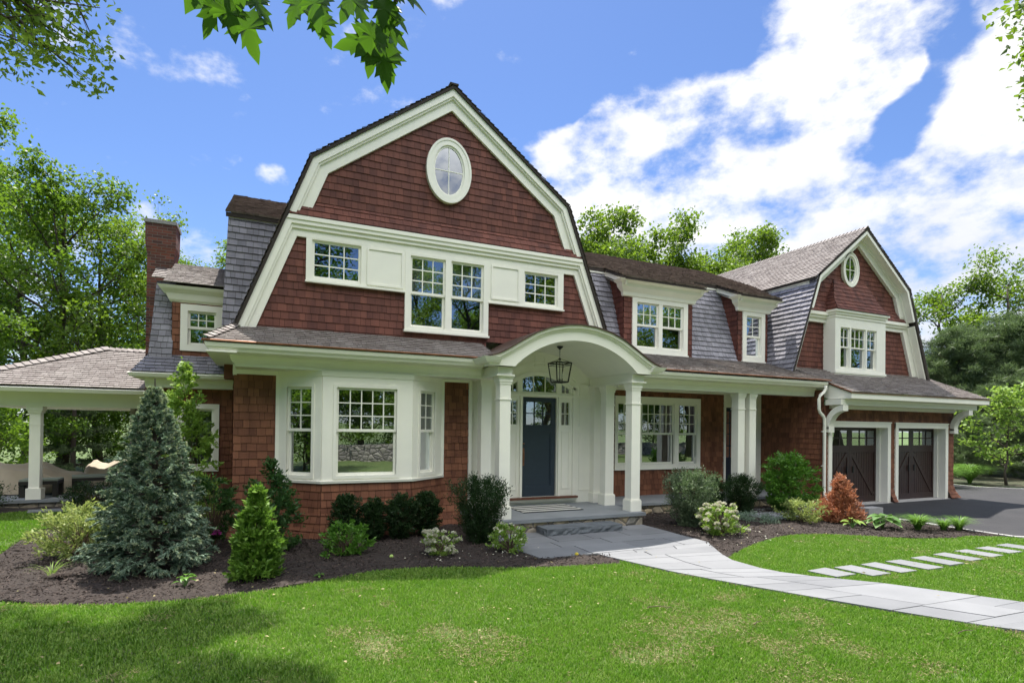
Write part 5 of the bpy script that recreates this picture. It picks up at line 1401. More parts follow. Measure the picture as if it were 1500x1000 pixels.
F = np.concatenate([i+[0, 1, 2], i+[0, 2, 4], i+[4, 2, 3]], 0)
o = mesh_obj('grass', npmesh('grass', V, F, 'blade')); o['kind'] = 'stuff'
# dry straw where the lawn is thin
g = np.random.default_rng(12); q = np.column_stack([g.uniform(-4, 12, 260000), g.uniform(3, 8.6, 260000)]); x, y = q[:, 0], q[:, 1]
th = noise2(x, y, .9, 8)*.5+noise2(x, y, 2.7, 9)*.5+noise2(x, y, 9, 10)*.12
q = q[onlawn(x, y) & (g.random(len(q)) < np.clip((th-.66)*5, .012, .75))]; n = len(q)
P = np.column_stack([q, gz(q[:, 0], q[:, 1])+g.uniform(.004, .03, n)]); D = g.normal(size=(n, 3)); D[:, 2] = g.uniform(-.1, .6, n)
V, F = leaves(P, D, g.uniform(.02, .06, n), .006, .1, g=g); o = mesh_obj('dry_grass', npmesh('dry_grass', V, F, 'straw')); o['kind'] = 'stuff'
# a few fallen twigs on the lawn
for i, (x, y, a, l) in enumerate(((4.35, 5.55, -.5, .3), (7.0, 3.55, -.15, .22), (5.1, 4.6, .2, .16))):
    b = MB(); b.tube([(x, y, .05), (x+.5*l*math.cos(a), y+.5*l*math.sin(a)+.01, .065), (x+l*math.cos(a), y+l*math.sin(a), .055)], [.006, .005, .003], 5)
    tag(b.build('fallen_twig', 'log'), ('thin curved twig lying on the lawn below the walkway', 'twig lying on the grass near the right end of the walkway', 'short twig on the middle of the lawn')[i], 'twig')
# ------------------------------------------------------------------ shrubs
def shrub(name, loc, label, cat, H, Rr, m, n, L, W, prof='ball', group=None, seed=0, up=.5, droop=0, stems=5, sm='stem', hollow=.45, lump=.25, extra=None, stemh=.6):
    """a plant : leaf clumps through the crown's volume on short twigs, and stems"""
    g = np.random.default_rng(100+seed); T = thing(name, (loc[0], loc[1], float(gz(loc[0], loc[1]))), label, cat, group)
    nc = max(12, n//26)
    def radius(t):
        if prof == 'ball': return np.sqrt(np.clip(1-((t-.52)/.5)**2, 0, 1))
        if prof == 'cone': return np.clip((1-t)**.8*1.05, 0.03, 1)*np.clip(.55+t*4, 0, 1)
        if prof == 'egg': return np.clip(np.sin(np.clip(t*.88+.10, 0, 1)**.75*np.pi), .05, 1)
        if prof == 'oblong': return np.clip(1-np.abs(2*t-1.02)**3.2, .05, 1)**.6
        if prof == 'up': return np.clip(.45+.75*t, 0, 1)*np.clip((1.06-t)*5, .1, 1)
        return np.ones_like(t)
    t = g.uniform(.03, 1, nc*3); t = t[g.random(nc*3) < .15+radius(t)][:nc]; nc = len(t)
    an = g.uniform(0, 2*np.pi, nc); rr = radius(t)*Rr*np.sqrt(g.uniform(hollow**2, 1, nc))
    lm = 1+lump*(np.sin(an*3+seed+t*5)*.6+g.normal(0, .45, nc)); rr = rr*np.clip(lm, .5, 1.4)
    C = np.column_stack([np.cos(an)*rr, np.sin(an)*rr, t*H])
    out = nrm(np.column_stack([np.cos(an), np.sin(an), np.full(nc, up)*(1)+g.normal(0, .2, nc)]))
    k = g.integers(0, nc, n); s = g.uniform(0, 1, n)
    tw = Rr*.34
    P = C[k]+out[k]*((s-.6)*tw)[:, None]+g.normal(0, Rr*.055, (n, 3)); P[:, 2] = np.clip(P[:, 2], .015, None)
    D = out[k]*.8+g.normal(0, .6, (n, 3)); D[:, 2] += .15-droop
    ls = g.uniform(.65, 1.25, n)*L; Vv, Ff = leaves(P, D, ls, ls/L*W, .18, g=g)
    mesh_obj('foliage', npmesh('foliage', Vv, Ff, m), T)
    if stems:
        b = MB()
        for i in range(stems):
            a = 2*math.pi*i/stems+g.uniform(0, 1); r1 = Rr*g.uniform(.2, .6)
            b.tube([(.03*math.cos(a), .03*math.sin(a), 0), (r1*.4*math.cos(a), r1*.4*math.sin(a), H*stemh*.5), (r1*math.cos(a), r1*math.sin(a), H*stemh)], [.012+.006*H, .008+.004*H, .003], 5)
        for i in range(0, nc, max(1, nc//40)):
            c = Vector(C[i]); b.tube([(c.x*.15, c.y*.15, max(.03, c.z*.45)), c], [.006, .002], 4, False)
        b.build('stem', sm, T)
    if extra:
        nm, mm, ne, Le, We, cl = extra
        kk = g.integers(0, nc, ne//cl); Ps = []; Ds = []
        o_ = C[kk]; far = np.linalg.norm(o_[:, :2], axis=1)/Rr+o_[:, 2]/H
        o_ = o_[np.argsort(-far)][:max(3, int(len(far)*.8))]
        for c in o_:
            q = g.normal(size=(cl, 3)); q = nrm(q); q[:, 2] = np.abs(q[:, 2]); ctr = c+nrm(c-np.array([0, 0, H*.4]))*Rr*.14
            Ps.append(ctr+q*.018); Ds.append(q)
        if len(Ps) <= 20:
            for a_, d_ in zip(Ps, Ds):
                Vv, Ff = leaves(a_, d_, Le, We, .2, g=g); mesh_obj(nm, npmesh(nm, Vv, Ff, mm), T)
        else:
            Vv, Ff = leaves(np.concatenate(Ps), np.concatenate(Ds), Le, We, .2, g=g); mesh_obj(nm, npmesh(nm, Vv, Ff, mm), T)['kind'] = 'stuff'
    return T
shrub('arborvitae', (-.07, 8.86), 'bright green cone-shaped arborvitae in front of the bay corner', 'shrub', 1.32, .36, 'lf_arb', 6500, .095, .045, 'cone', None, 1, .9, stems=3, hollow=.6, lump=.4)
shrub('leafy_shrub', (.16, 10.55), 'tall leafy dark green shrub at the house corner behind the cone-shaped arborvitae', 'shrub', 1.6, .52, 'lf_deep', 4600, .085, .036, 'egg', None, 2, .5, lump=.25, hollow=.2)
for i, (x, y, h_, r_, l) in enumerate(((1.46, 11.0, .9, .27, 'leftmost of the four dark boxwoods under the bay window'), (1.98, 10.92, .8, .26, 'second boxwood from the left under the bay window'), (2.52, 10.9, .86, .29, 'third boxwood from the left under the bay window'), (3.06, 11.0, .88, .27, 'rightmost of the four dark boxwoods under the bay window'))):
    shrub('boxwood', (x, y), l, 'shrub', h_, r_, 'lf_box', 9000, .045, .025, 'oblong', 'dark boxwoods under the bay window', 10+i, .9, lump=.32, hollow=.15)
shrub('spring_shrub', (1.3, 9.85), 'small bright green twiggy shrub in front of the bay boxwoods', 'shrub', .56, .40, 'lf_lime', 1500, .075, .034, 'ball', None, 20, .6, lump=.35)
bpy.data.objects['spring_shrub'].children[0].data.materials[0] = M['lf_rhod']
shrub('yew', (3.85, 10.0), 'big dark green yew beside the left porch column', 'shrub', 1.25, .56, 'lf_box', 17000, .055, .016, 'up', None, 21, 1.6, lump=.2, hollow=.1)
shrub('azalea', (2.80, 9.25), 'low white-flowering azalea in the mulch before the big dark yew', 'shrub', .42, .30, 'lf_lime', 900, .06, .026, 'ball', None, 22, .6, lump=.3, extra=('flower', 'petal', 1500, .05, .035, 12))
shrub('azalea', (4.02, 9.0), 'small lime green azalea with few white flowers beside the paved apron', 'shrub', .52, .32, 'lf_lime', 1500, .06, .028, 'ball', None, 23, .6, lump=.35, extra=('flower', 'petal', 260, .045, .032, 10))
shrub('yew', (9.0, 9.95), 'large upright yew with pale sunlit tips right of the porch', 'shrub', 1.28, .58, 'lf_yew', 15000, .065, .018, 'up', None, 24, 1.7, lump=.25, hollow=.1)
shrub('yew', (10.75, 11.1), 'middle small dark yew in front of the right porch wall', 'shrub', .95, .42, 'lf_box', 11000, .055, .016, 'up', 'small dark yews by the right porch', 25, 1.3, lump=.25, hollow=.1)
shrub('yew', (11.75, 11.05), 'small dark yew at the foot of the paired porch columns', 'shrub', 1.0, .46, 'lf_box', 12000, .055, .016, 'up', 'small dark yews by the right porch', 26, 1.3, lump=.25, hollow=.1)
shrub('white_shrub', (8.92, 8.95), 'rounded shrub covered in creamy white blossom next to the walkway bed edge', 'shrub', .60, .50, 'lf_lime', 1900, .075, .034, 'ball', None, 27, .7, lump=.25, extra=('flower', 'petal', 3600, .055, .042, 14))
shrub('rhododendron', (13.15, 10.75), 'tall round glossy green shrub in front of the recessed red porch wall', 'shrub', 1.58, .66, 'lf_rhod', 5600, .11, .046, 'ball', None, 28, .4, droop=.2, lump=.2, stems=4, hollow=.3)
shrub('variegated_shrub', (12.0, 9.4), 'low pale yellow-green variegated shrub left of the dead brown conifer', 'shrub', .52, .52, 'lf_vari', 2100, .06, .032, 'ball', None, 29, .5, lump=.3)
shrub('dead_arborvitae', (12.95, 9.1), 'dead rust-brown conifer beside the garage drive', 'shrub', 1.12, .50, 'lf_brown', 8000, .09, .026, 'cone', None, 30, .9, stems=3, lump=.35, hollow=.4)
shrub('creeping_juniper', (11.1, 9.95), 'flat grey-green creeping juniper beside the pale variegated shrub', 'ground plant', .16, .55, 'lf_spruce', 1400, .07, .015, 'ball', None, 31, .2, lump=.3, stems=0)
shrub('variegated_shrub', (-2.75, 11.3), 'bright yellow-green shrub left of the blue spruce', 'shrub', .85, .60, 'lf_vari', 3800, .075, .032, 'ball', None, 32, .5, lump=.2)
shrub('pink_rhododendron', (-.80, 11.35), 'shrub with a few magenta flowers behind the blue spruce', 'shrub', 1.25, .38, 'lf_deep', 1500, .10, .036, 'ball', None, 33, .4, lump=.3, extra=('flower', 'pink', 200, .07, .05, 40))
shrub('patio_boxwood', (-5.75, 15.55), 'wide low dark shrub at the left end of the patio edge', 'shrub', .62, .75, 'lf_box', 3200, .05, .025, 'ball', 'dark shrubs along the patio edge', 34, .6)
shrub('patio_boxwood', (-3.55, 15.55), 'low dark shrub on the patio edge nearest the blue spruce', 'shrub', .55, .62, 'lf_box', 3000, .05, .025, 'ball', 'dark shrubs along the patio edge', 35, .6)
shrub('patio_shrub', (-7.3, 21), 'bright green shrub behind the patio seen beside the pavilion post', 'shrub', 3.0, 1.2, 'lf_wood', 5000, .13, .06, 'egg', None, 36, .5)
# fallen white petals and dry leaves on the mulch and grass
g = np.random.default_rng(9)
P = np.concatenate([np.column_stack([g.normal(x, s, n), g.normal(y, s, n), np.full(n, .05)]) for x, y, s, n in ((2.8, 9.1, .3, 26), (4.0, 8.85, .25, 16), (8.9, 8.7, .4, 30), (9.6, 8.6, .4, 8))]); D = g.normal(size=(len(P), 3)); D[:, 2] = np.abs(D[:, 2])*.2
V, F = leaves(P, D, g.uniform(.03, .05, len(P)), .03, .2, np.tile([0, 0, 1.], (len(P), 1))+g.normal(0, .2, (len(P), 3)), g); mesh_obj('fallen_petals', npmesh('fallen_petals', V, F, 'petal'))['kind'] = 'stuff'
q = np.column_stack([g.uniform(-3.5, 12, 420), g.uniform(3.2, 10, 420)]); q = q[~inpoly(q[:, 0], q[:, 1], WALK) & ~inpoly(q[:, 0], q[:, 1], APRON)][:230]; q = np.concatenate([q, np.column_stack([g.uniform(6, 9.5, 9), g.uniform(3.5, 8.3, 9)])]); P = np.column_stack([q, gz(q[:, 0], q[:, 1])+g.uniform(.04, .06, len(q))]); D = g.normal(size=(len(P), 3)); D[:, 2] *= .15
V, F = leaves(P, D, g.uniform(.025, .06, len(P)), g.uniform(.015, .035, len(P)), .25, np.tile([0, 0, 1.], (len(P), 1))+g.normal(0, .3, (len(P), 3)), g); mesh_obj('fallen_leaves', npmesh('fallen_leaves', V, F, 'straw'))['kind'] = 'stuff'
# small plants with blades or broad leaves
def tuft(name, loc, label, cat, H, Rr, n, m, W, group=None, seed=0, arch=1.0):
    g = np.random.default_rng(500+seed); T = thing(name, (loc[0], loc[1], float(gz(*loc))+.01), label, cat, group); Vs = []; Fs = []; o_ = 0
    for i in range(n):
        a = g.uniform(0, 6.283); ln = H*g.uniform(.7, 1.25); ra = Rr*g.uniform(.3, 1.1); d = np.array([np.cos(a), np.sin(a), 0]); s_ = np.array([-np.sin(a), np.cos(a), 0])*W*.5
        K = 6; b0 = d*g.uniform(0, .05)
        for k in range(K):
            t = k/(K-1); c = b0+d*ra*t**1.6+np.array([0, 0, ln*(t-arch*.55*t**2.6)]); w_ = (1-t**2)*1+.05
            Vs += [c-s_*w_, c+s_*w_]
        for k in range(K-1): Fs.append([o_+2*k, o_+2*k+1, o_+2*k+3]); Fs.append([o_+2*k, o_+2*k+3, o_+2*k+2])
        o_ += 2*K
    mesh_obj('blades', npmesh('blades', np.array(Vs), np.array(Fs), m), T); return T
tuft('daylily', (13.62, 7.72), 'largest of the three arching grassy daylilies beside the drive', 'grassy plant', .58, .60, 260, 'lf_grassy', .016, 'grassy daylilies along the drive edge', 1)
tuft('daylily', (14.18, 7.5), 'middle grassy daylily clump beside the drive', 'grassy plant', .46, .42, 170, 'lf_grassy', .014, 'grassy daylilies along the drive edge', 2)
tuft('daylily', (14.5, 7.36), 'grassy daylily clump nearest the cobble edge of the drive', 'grassy plant', .52, .46, 190, 'lf_grassy', .014, 'grassy daylilies along the drive edge', 3)
tuft('sedge_tuft', (-2.75, 10.0), 'sparse pale grass tuft with a tan base in the left mulch bed', 'grassy plant', .34, .36, 40, 'lf_lime', .006, None, 4)
tuft('straw_clump', (-2.62, 9.85), 'tan straw clump beside the sparse pale grass tuft', 'grassy plant', .12, .16, 220, 'chip', .008, None, 5)
for i, (x, y, l) in enumerate(((25.6, 13.6, 'clump of tall grass beyond the drive, nearer the garage corner'), (28.2, 13.9, 'clump of tall grass beyond the drive under the small bright tree'))):
    tuft('ornamental_grass', (x, y), l, 'grassy plant', 1.5, 1.3, 900, 'lf_grassy', .016, 'tall grasses beyond the drive', 6+i, 1.1)
def hosta(name, loc, label, n, L, W, H, m='lf_hosta', seed=0):
    g = np.random.default_rng(700+seed); T = thing(name, (loc[0], loc[1], float(gz(*loc))+.01), label, 'plant'); Vs = []; Fs = []; o_ = 0; b = MB()
    for i in range(n):
        a = 2.4*i+g.uniform(-.3, .3); el = g.uniform(.1, 1.1); d = np.array([np.cos(a)*np.cos(el*.6), np.sin(a)*np.cos(el*.6), .15]); d /= np.linalg.norm(d)
        base = np.array([np.cos(a), np.sin(a), 0])*H*.5*(1-el*.5)+np.array([0, 0, H*(.4+.6*el)]); s_ = np.cross(d, [0, 0, 1]); s_ /= np.linalg.norm(s_); nn = np.cross(s_, d)
        l_ = L*g.uniform(.75, 1.1); w_ = W*l_/L; K = 7
        for k in range(K):
            t = k/(K-1); c = base+d*l_*t-np.array([0, 0, .35*l_*t*t]); hw = w_*.5*math.sin(math.pi*(t*.94+.05)**.75)
            Vs += [c-s_*hw+nn*hw*.3, c, c+s_*hw+nn*hw*.3]
        for k in range(K-1):
            for j in (0, 1): p = o_+3*k+j; Fs.append([p, p+1, p+4]); Fs.append([p, p+4, p+3])
        o_ += 3*K; b.tube([(0, 0, 0), tuple(base*.5+np.array([0, 0, .02])), tuple(base)], .006, 5)
    mesh_obj('leaves', npmesh('leaves', np.array(Vs), np.array(Fs), m), T); b.build('stem', 'lf_hosta', T)
hosta('hosta', (13.05, 8.15), 'broad-leaved hosta between the dead brown conifer and the drive', 18, .36, .23, .28, seed=1)
hosta('hosta', (12.35, 8.4), 'small pale green hosta in front of the dead brown conifer', 9, .24, .12, .24, 'lf_lime', seed=2)
hosta('hosta', (-.94, 8.72), 'little upright green hosta sprout at the foot of the blue spruce', 9, .11, .07, .16, 'lf_rhod', seed=3)
hosta('seedling', (.78, 8.55), 'tiny green seedling in the mulch right of the cone-shaped arborvitae', 7, .07, .04, .06, 'lf_rhod', seed=4)

# ---- blue spruce : whorls of drooping boughs clothed in needles
def spruce(name, loc, label, H, Rr, seed, m='lf_spruce', tip='lf_tip', nb=150, dens=1.0, L=.034):
    g = np.random.default_rng(seed); T = thing(name, (loc[0], loc[1], float(gz(*loc))), label, 'tree'); P = []; D = []; b = MB(); TP = []; TD = []; FV = []; FF = []
    b.tube([(0, 0, 0), (.02, 0, H*.5), (0, 0, H*.99)], [.07*H/3, .045*H/3, .008], 8)
    for i in range(nb):
        tier = i//8; nt_ = nb//8; t = min(.995, (tier+.35+.3*g.random())/nt_); z = H*(.03+.90*t**.95); rad = Rr*(.93*(1-t)**1.05+.03)*g.uniform(.82, 1.14)*(1 if t > .06 else .85); a = i*2.39996+g.normal(0, .25)
        d = np.array([np.cos(a), np.sin(a), 0]); s_ = np.array([-np.sin(a), np.cos(a), 0]); lift = .05+.75*t**1.5
        f = lambda u: np.array([0, 0, z])+d*rad*u+np.array([0, 0, rad*(lift*u-.30*(1-t)*u*u+.20*u**4)])
        b.tube([tuple(f(0)), tuple(f(.5)), tuple(f(.96))], [.012, .008, .003], 4, False)
        ns = max(4, int(rad*(9.5 if tip else 12)*dens+3))
        for k in range(ns):
            u = .22+.78*((k+g.uniform(0, 1))/ns) if k else 1.0
            p0 = f(u); yw = g.normal(0, .75)*(1.1-.5*u); sp = nrm((d*np.cos(yw)+s_*np.sin(yw)+np.array([0, 0, g.normal(-.10+.45*t, .22)]))[None])[0]
            sl = (rad*.20*(1.25-u)+.11*(1-.55*t))*g.uniform(.75, 1.25)
            for q_ in range(4 if tip else 3):
                fd = nrm((sp+g.normal(0, .38 if q_ else .08, 3))[None])[0]; fo = p0+sp*sl*(g.uniform(.1, .75) if q_ else .3); fl = (sl*.75 if q_ == 0 else sl*g.uniform(.4, .65))
                if tip:
                    NF = 4; sd1 = nrm(np.cross(fd, [0, 0, 1])[None])[0]; sd2 = np.cross(sd1, fd); w0 = len(FV); rr0 = g.uniform(.013, .019)
                    for uu, rr_ in ((0, .55), (.45, 1.0), (1.0, .3)):
                        for jj in range(NF): FV.append(fo+fd*fl*uu-np.array([0, 0, uu*uu*fl*.18])+(sd1*np.cos(1.5708*jj)+sd2*np.sin(1.5708*jj))*rr_*rr0)
                    for kk in range(2):
                        for jj in range(NF): l_ = (jj+1) % NF; FF += [[w0+kk*NF+jj, w0+kk*NF+l_, w0+(kk+1)*NF+l_], [w0+kk*NF+jj, w0+(kk+1)*NF+l_, w0+(kk+1)*NF+jj]]
                nn = 22 if tip else 26; qq = g.uniform(0, 1, nn); w_ = nrm(g.normal(size=(nn, 3)))
                P.append(fo+fd*(qq*fl)[:, None]-np.array([0, 0, 1])*(qq*qq*fl*.18)[:, None]); D.append(fd*.75+w_*.85+np.array([0, 0, .2]))
                if tip and g.random() < .45:
                    c = fo+fd*fl*.92-np.array([0, 0, fl*.16]); m_ = 7; TP.append(np.repeat(c[None], m_, 0)+g.normal(0, .006, (m_, 3))); TD.append(fd+nrm(g.normal(size=(m_, 3)))*.55)
    P = np.concatenate(P); D = np.concatenate(D)
    V, F = leaves(P, D, L*g.uniform(.7, 1.2, len(P)), L*.22+.0*P[:, 0], .1, g=g)
    if tip: V, F = join([(V, F), (np.array(FV), np.array(FF))])
    mesh_obj('boughs', npmesh('boughs', V, F, m), T)
    if tip:
        P = np.concatenate(TP); D = np.concatenate(TD); V, F = leaves(P, D, L*1.05, L*.26, .1, g=g); mesh_obj('new_growth', npmesh('new_growth', V, F, tip), T)
    b.build('trunk', 'bark', T); return T
spruce('blue_spruce', (-1.52, 9.95), 'full blue spruce with drooping boughs standing in the left mulch bed', 2.95, .84, 42, nb=330)
spruce('young_spruce', (-6.2, 24.5), 'thin dark young spruce behind the patio, seen under the pavilion roof', 4.2, 1.5, 43, m='lf_pine', tip=None, nb=60, dens=.45, L=.11)

# ------------------------------------------------------------------ deciduous trees
def tree_data(H, crown0, Rr, seed, n, L, W, lm, lean=(0, 0), limbs=9, prof='round', clump=.55, cl_n=None, trunk_r=None, sides=6, bend=.35, flat=.7):
    """meshes of one tree: tapered trunk with limbs and sub-limbs, leaf clumps at the twig ends"""
    g = np.random.default_rng(seed); b = MB(); tr = trunk_r or H*.017
    K = 7; tp = []
    for k in range(K):
        t = k/(K-1); tp.append(np.array([lean[0]*t*t+g.normal(0, .012*H)*(0 < k), lean[1]*t*t+g.normal(0, .012*H)*(0 < k), H*.93*t]))
    b.tube([tuple(p) for p in tp], [tr*(1.25 if k == 0 else 1)*(1-.86*k/(K-1)) for k in range(K)], sides+2)
    def trunk(t): i = min(int(t*(K-1)), K-2); f = t*(K-1)-i; return tp[i]*(1-f)+tp[i+1]*f
    tips = []
    for i in range(limbs):
        t = crown0+(.97-crown0)*(i+.3)/limbs; p = trunk(t); a = i*2.4+g.normal(0, .35); u = (t-crown0)/(1-crown0)
        if prof == 'round': ln = Rr*math.sqrt(max(.08, 1-(u*1.25-.42)**2))
        elif prof == 'vase': ln = Rr*(.55+.5*u) if u < .8 else Rr*.6
        else: ln = Rr*(1.05-u)
        ln *= g.uniform(.8, 1.15); el = .25+.60*u; d = np.array([np.cos(a)*np.cos(el), np.sin(a)*np.cos(el), np.sin(el)])
        pts = [p]; q = p.copy(); dd = d.copy(); S_ = 5
        for k in range(S_):
            dd = nrm((dd+g.normal(0, bend*.5, 3)*[1, 1, .6]+np.array([0, 0, .06]))[None])[0]; q = q+dd*ln/S_; pts.append(q.copy())
        r0 = tr*(1-.8*t)*.55+.012
        b.tube([tuple(x) for x in pts], [r0*(1-.82*k/S_) for k in range(S_+1)], sides)
        for k in range(1, S_+1):
            for j in range(2 if k < S_ else 3):
                a2 = g.uniform(0, 6.283); d2 = nrm((dd*.55+np.array([np.cos(a2), np.sin(a2), g.uniform(-.25, .75)])*.8)[None])[0]; l2 = ln*g.uniform(.24, .46)*(1.1-.08*k)
                m1 = pts[k]+d2*l2*.5+g.normal(0, .08*l2, 3); e1 = pts[k]+d2*l2+np.array([0, 0, .06*l2]); r2 = r0*(.42-.05*k)+.006
                b.tube([tuple(pts[k]), tuple(m1), tuple(e1)], [r2, r2*.6, r2*.25], 4, False)
                for c in (m1, e1, e1+d2*l2*.18):
                    tips.append(c)
                for _ in range(2):
                    d3 = nrm((d2*.6+g.normal(0, .7, 3))[None])[0]; e3 = m1+d3*l2*.5; b.tube([tuple(m1), tuple(e3)], [r2*.5, r2*.15], 3, False); tips.append(e3)
    tips = np.array(tips); sz = Rr*clump*.34
    k = g.integers(0, len(tips), n); off = nrm(g.normal(size=(n, 3)))*(g.uniform(0, 1, (n, 1))**.45)*1.75*sz*np.array([1, 1, flat])*g.uniform(.5, 1.15, len(tips))[k][:, None]
    P = tips[k]+off; D = g.normal(size=(n, 3)); D[:, 2] -= .25; up = g.normal(size=(n, 3))*.7+np.array([0, 0, 1.0])
    ls = L*g.uniform(.6, 1.3, n); V, F = leaves(P, D, ls, ls*W/L, .2, up, g)
    return npmesh('crown', V, F, lm), b
def make_tree(name, loc, label, group, data, rz=0, sc=1, cat='tree'):
    T = thing(name, (loc[0], loc[1], float(gz(*loc))-.05), label, cat, group, rz); T.scale = (sc,)*3
    cm, tm = data
    mesh_obj('crown', cm, T); mesh_obj('trunk', tm, T); return T
def bake(d):
    cm, b = d; o = b.build('trunk', 'bark', None, True, False); me = o.data; bpy.data.objects.remove(o); return cm, me
GW = 'woodland trees behind the house and garden'
A = bake(tree_data(13, .28, 4.0, 1, 14500, .18, .12, 'lf_wood', limbs=15, clump=.25))
B_ = bake(tree_data(12, .22, 4.6, 2, 19000, .18, .115, 'lf_oak', limbs=18, clump=.27))
E_ = bake(tree_data(12, .25, 4.7, 14, 34000, .20, .135, 'lf_oak', limbs=20, clump=.27, flat=.7))
C_ = bake(tree_data(15, .38, 3.6, 3, 11000, .17, .11, 'lf_wood', limbs=11, clump=.36, prof='vase'))
D_ = bake(tree_data(11, .34, 3.4, 4, 7000, .19, .12, 'lf_oak', limbs=9, clump=.36, prof='vase', bend=.6))
U_ = bake(tree_data(5.5, .08, 2.8, 5, 14000, .15, .09, 'lf_wood', limbs=12, clump=.45, trunk_r=.05))
for i, (k, x, y, rz, sc, l) in enumerate((
    (C_, -8.6, 22, .4, .74, 'tall slim woodland tree at the left edge, rising behind the pavilion roof'),
    (A, -7.2, 27, 2.0, .86, 'leafy tree left of centre behind the pavilion roof'),
    (B_, -6.3, 28.5, 4.1, .84, 'broad bright tree right behind the pavilion roof, left of the chimney'),
    (A, -6.0, 37, 1.2, .80, 'green tree top showing between the chimney and the far left wing'),
    (B_, -4.0, 40, 5.2, .95, 'bright tree crown showing just right of the brick chimney'),
    (A, -13, 33, 3.1, 1.0, 'tree deep in the woodland behind the patio, left side'),
    (C_, -9.5, 31, .9, .8, 'slim tree deep in the woodland behind the patio'),
    (E_, 17.4, 31, .2, 1.16, 'tall tree rising right behind the main gable roof edge'),
    (E_, 21.5, 31, 1.7, .96, 'rounded tree left above the dark upper roof'),
    (E_, 25.6, 31, 3.4, 1.14, 'tallest rounded tree above the middle of the dark upper roof'),
    (E_, 28.8, 31, 4.4, 1.02, 'rounded tree above the dark upper roof, between two taller crowns'),
    (E_, 31.8, 31, 5.5, 1.18, 'broad rounded tree above the roof valley left of the garage gable'),
    (A, 46, 38, 2.6, 1.2, 'small piece of a tree top above the garage roof ridge'),
    (D_, 40.5, 21.5, .5, 1.10, 'slender open tree against the cloud right of the garage gable'),
    (D_, 42.6, 19.0, 2.2, 1.13, 'slender leaning open tree near the right edge of the sky'),
    (D_, 45, 18.0, 3.9, .98, 'open tree cut by the right edge, behind the pines'),
    (A, 50, 24, 1.0, .8, 'leafy tree low behind the pines at right'))):
    make_tree('woodland_tree', (x, y), l, GW, k, rz, sc)
for i, (x, y, rz, sc, l) in enumerate(((-6.4, 25.5, .3, .7, 'low leafy understory tree behind the patio, near the covered seats'), (-9.0, 24, 1.9, .8, 'low leafy understory tree behind the patio, at the left edge'), (-4.3, 26.5, 3.0, .75, 'low leafy understory tree behind the patio, close to the house'), (-11.5, 27, 4.4, .9, 'low leafy understory tree farthest left behind the pavilion'), (-7.9, 30, 5.1, 1.0, 'larger understory tree in the woods behind the patio'), (-3.2, 32, 2.1, 1.0, 'understory tree behind the left wing and chimney'), (43.5, 14.5, 1.1, .6, 'low bush-like tree at the right edge beyond the drive'))):
    make_tree('understory_tree', (x, y), l, 'understory trees', U_, rz, sc)
# pines at the right
def pine_data(H, Rr, seed, n):
    g = np.random.default_rng(seed); b = MB(); b.tube([(0, 0, 0), (.1, 0, H*.5), (0, .1, H)], [H*.018, H*.012, .02], 8); C = []; O = []
    nb = 90
    for i in range(nb):
        t = (i+.5)/nb; z = H*(.06+.92*t); a = i*2.4+g.normal(0, .3); rad = Rr*(1-t)**.7*g.uniform(.6, 1.15)+.25; d = np.array([np.cos(a), np.sin(a), .12+.35*t])
        b.tube([(0, 0, z), tuple(np.array([0, 0, z])+d*rad)], [.03, .008], 4, False)
        for u in np.arange(.3, 1.05, .14): C.append(np.array([0, 0, z])+d*rad*u+g.normal(0, .16, 3)); O.append(d)
    C = np.array(C); O = np.array(O); k = g.integers(0, len(C), n)
    P = C[k]+g.normal(0, .13, (n, 3))*[1.3, 1.3, .6]; D = nrm(g.normal(size=(n, 3))+O[k]*.9+np.array([0, 0, .55]))
    V, F = leaves(P, D, g.uniform(.2, .36, n), .03, .1, g=g); return npmesh('crown', V, F, 'lf_pine'), b
PA = bake(pine_data(8, 4.6, 8, 60000))
for x, y, rz, sc, l in ((36.0, 21.5, 0, .92, 'dense soft-needled pine right of the garage, nearest the house'), (37.5, 19.0, 1.5, 1.02, 'dense soft-needled pine in the middle of the right edge mass'), (39.5, 17.4, 3.3, 1.1, 'dense soft-needled pine at the right picture edge'), (34.6, 23.6, 4.8, .9, 'dense pine just above the garage eave corner'), (33.0, 18.6, 2.4, .52, 'low dark pine behind the tall grasses beyond the drive'), (35.2, 16.4, 5.6, .58, 'low dark pine behind the small bright tree'), (31.6, 16.0, 1.0, .44, 'low pine at the drive edge left of the small bright tree'), (33.8, 14.0, 2.0, .50, 'low pine close behind the small bright tree'), (36.6, 13.0, 4.0, .56, 'low pine right of the small bright tree')):
    make_tree('pine_tree', (x, y), l, 'pines beyond the drive', PA, rz, sc)
Y_ = bake(tree_data(3.9, .2, 1.5, 9, 1500, .17, .13, 'lf_lime', limbs=10, clump=.45, trunk_r=.05, flat=.3))
make_tree('young_tree', (28.9, 12.9), 'small bright lime green tree with layered branches beyond the drive', None, Y_, 0, 1)
shrub('dogwood', (-1.42, 12.4), 'slim bright light-green small tree behind the spruce, against the wing wall', 'tree', 3.35, .66, 'lf_lime', 5200, .10, .055, 'egg', None, 40, .4, lump=.25, stems=4, hollow=.25)
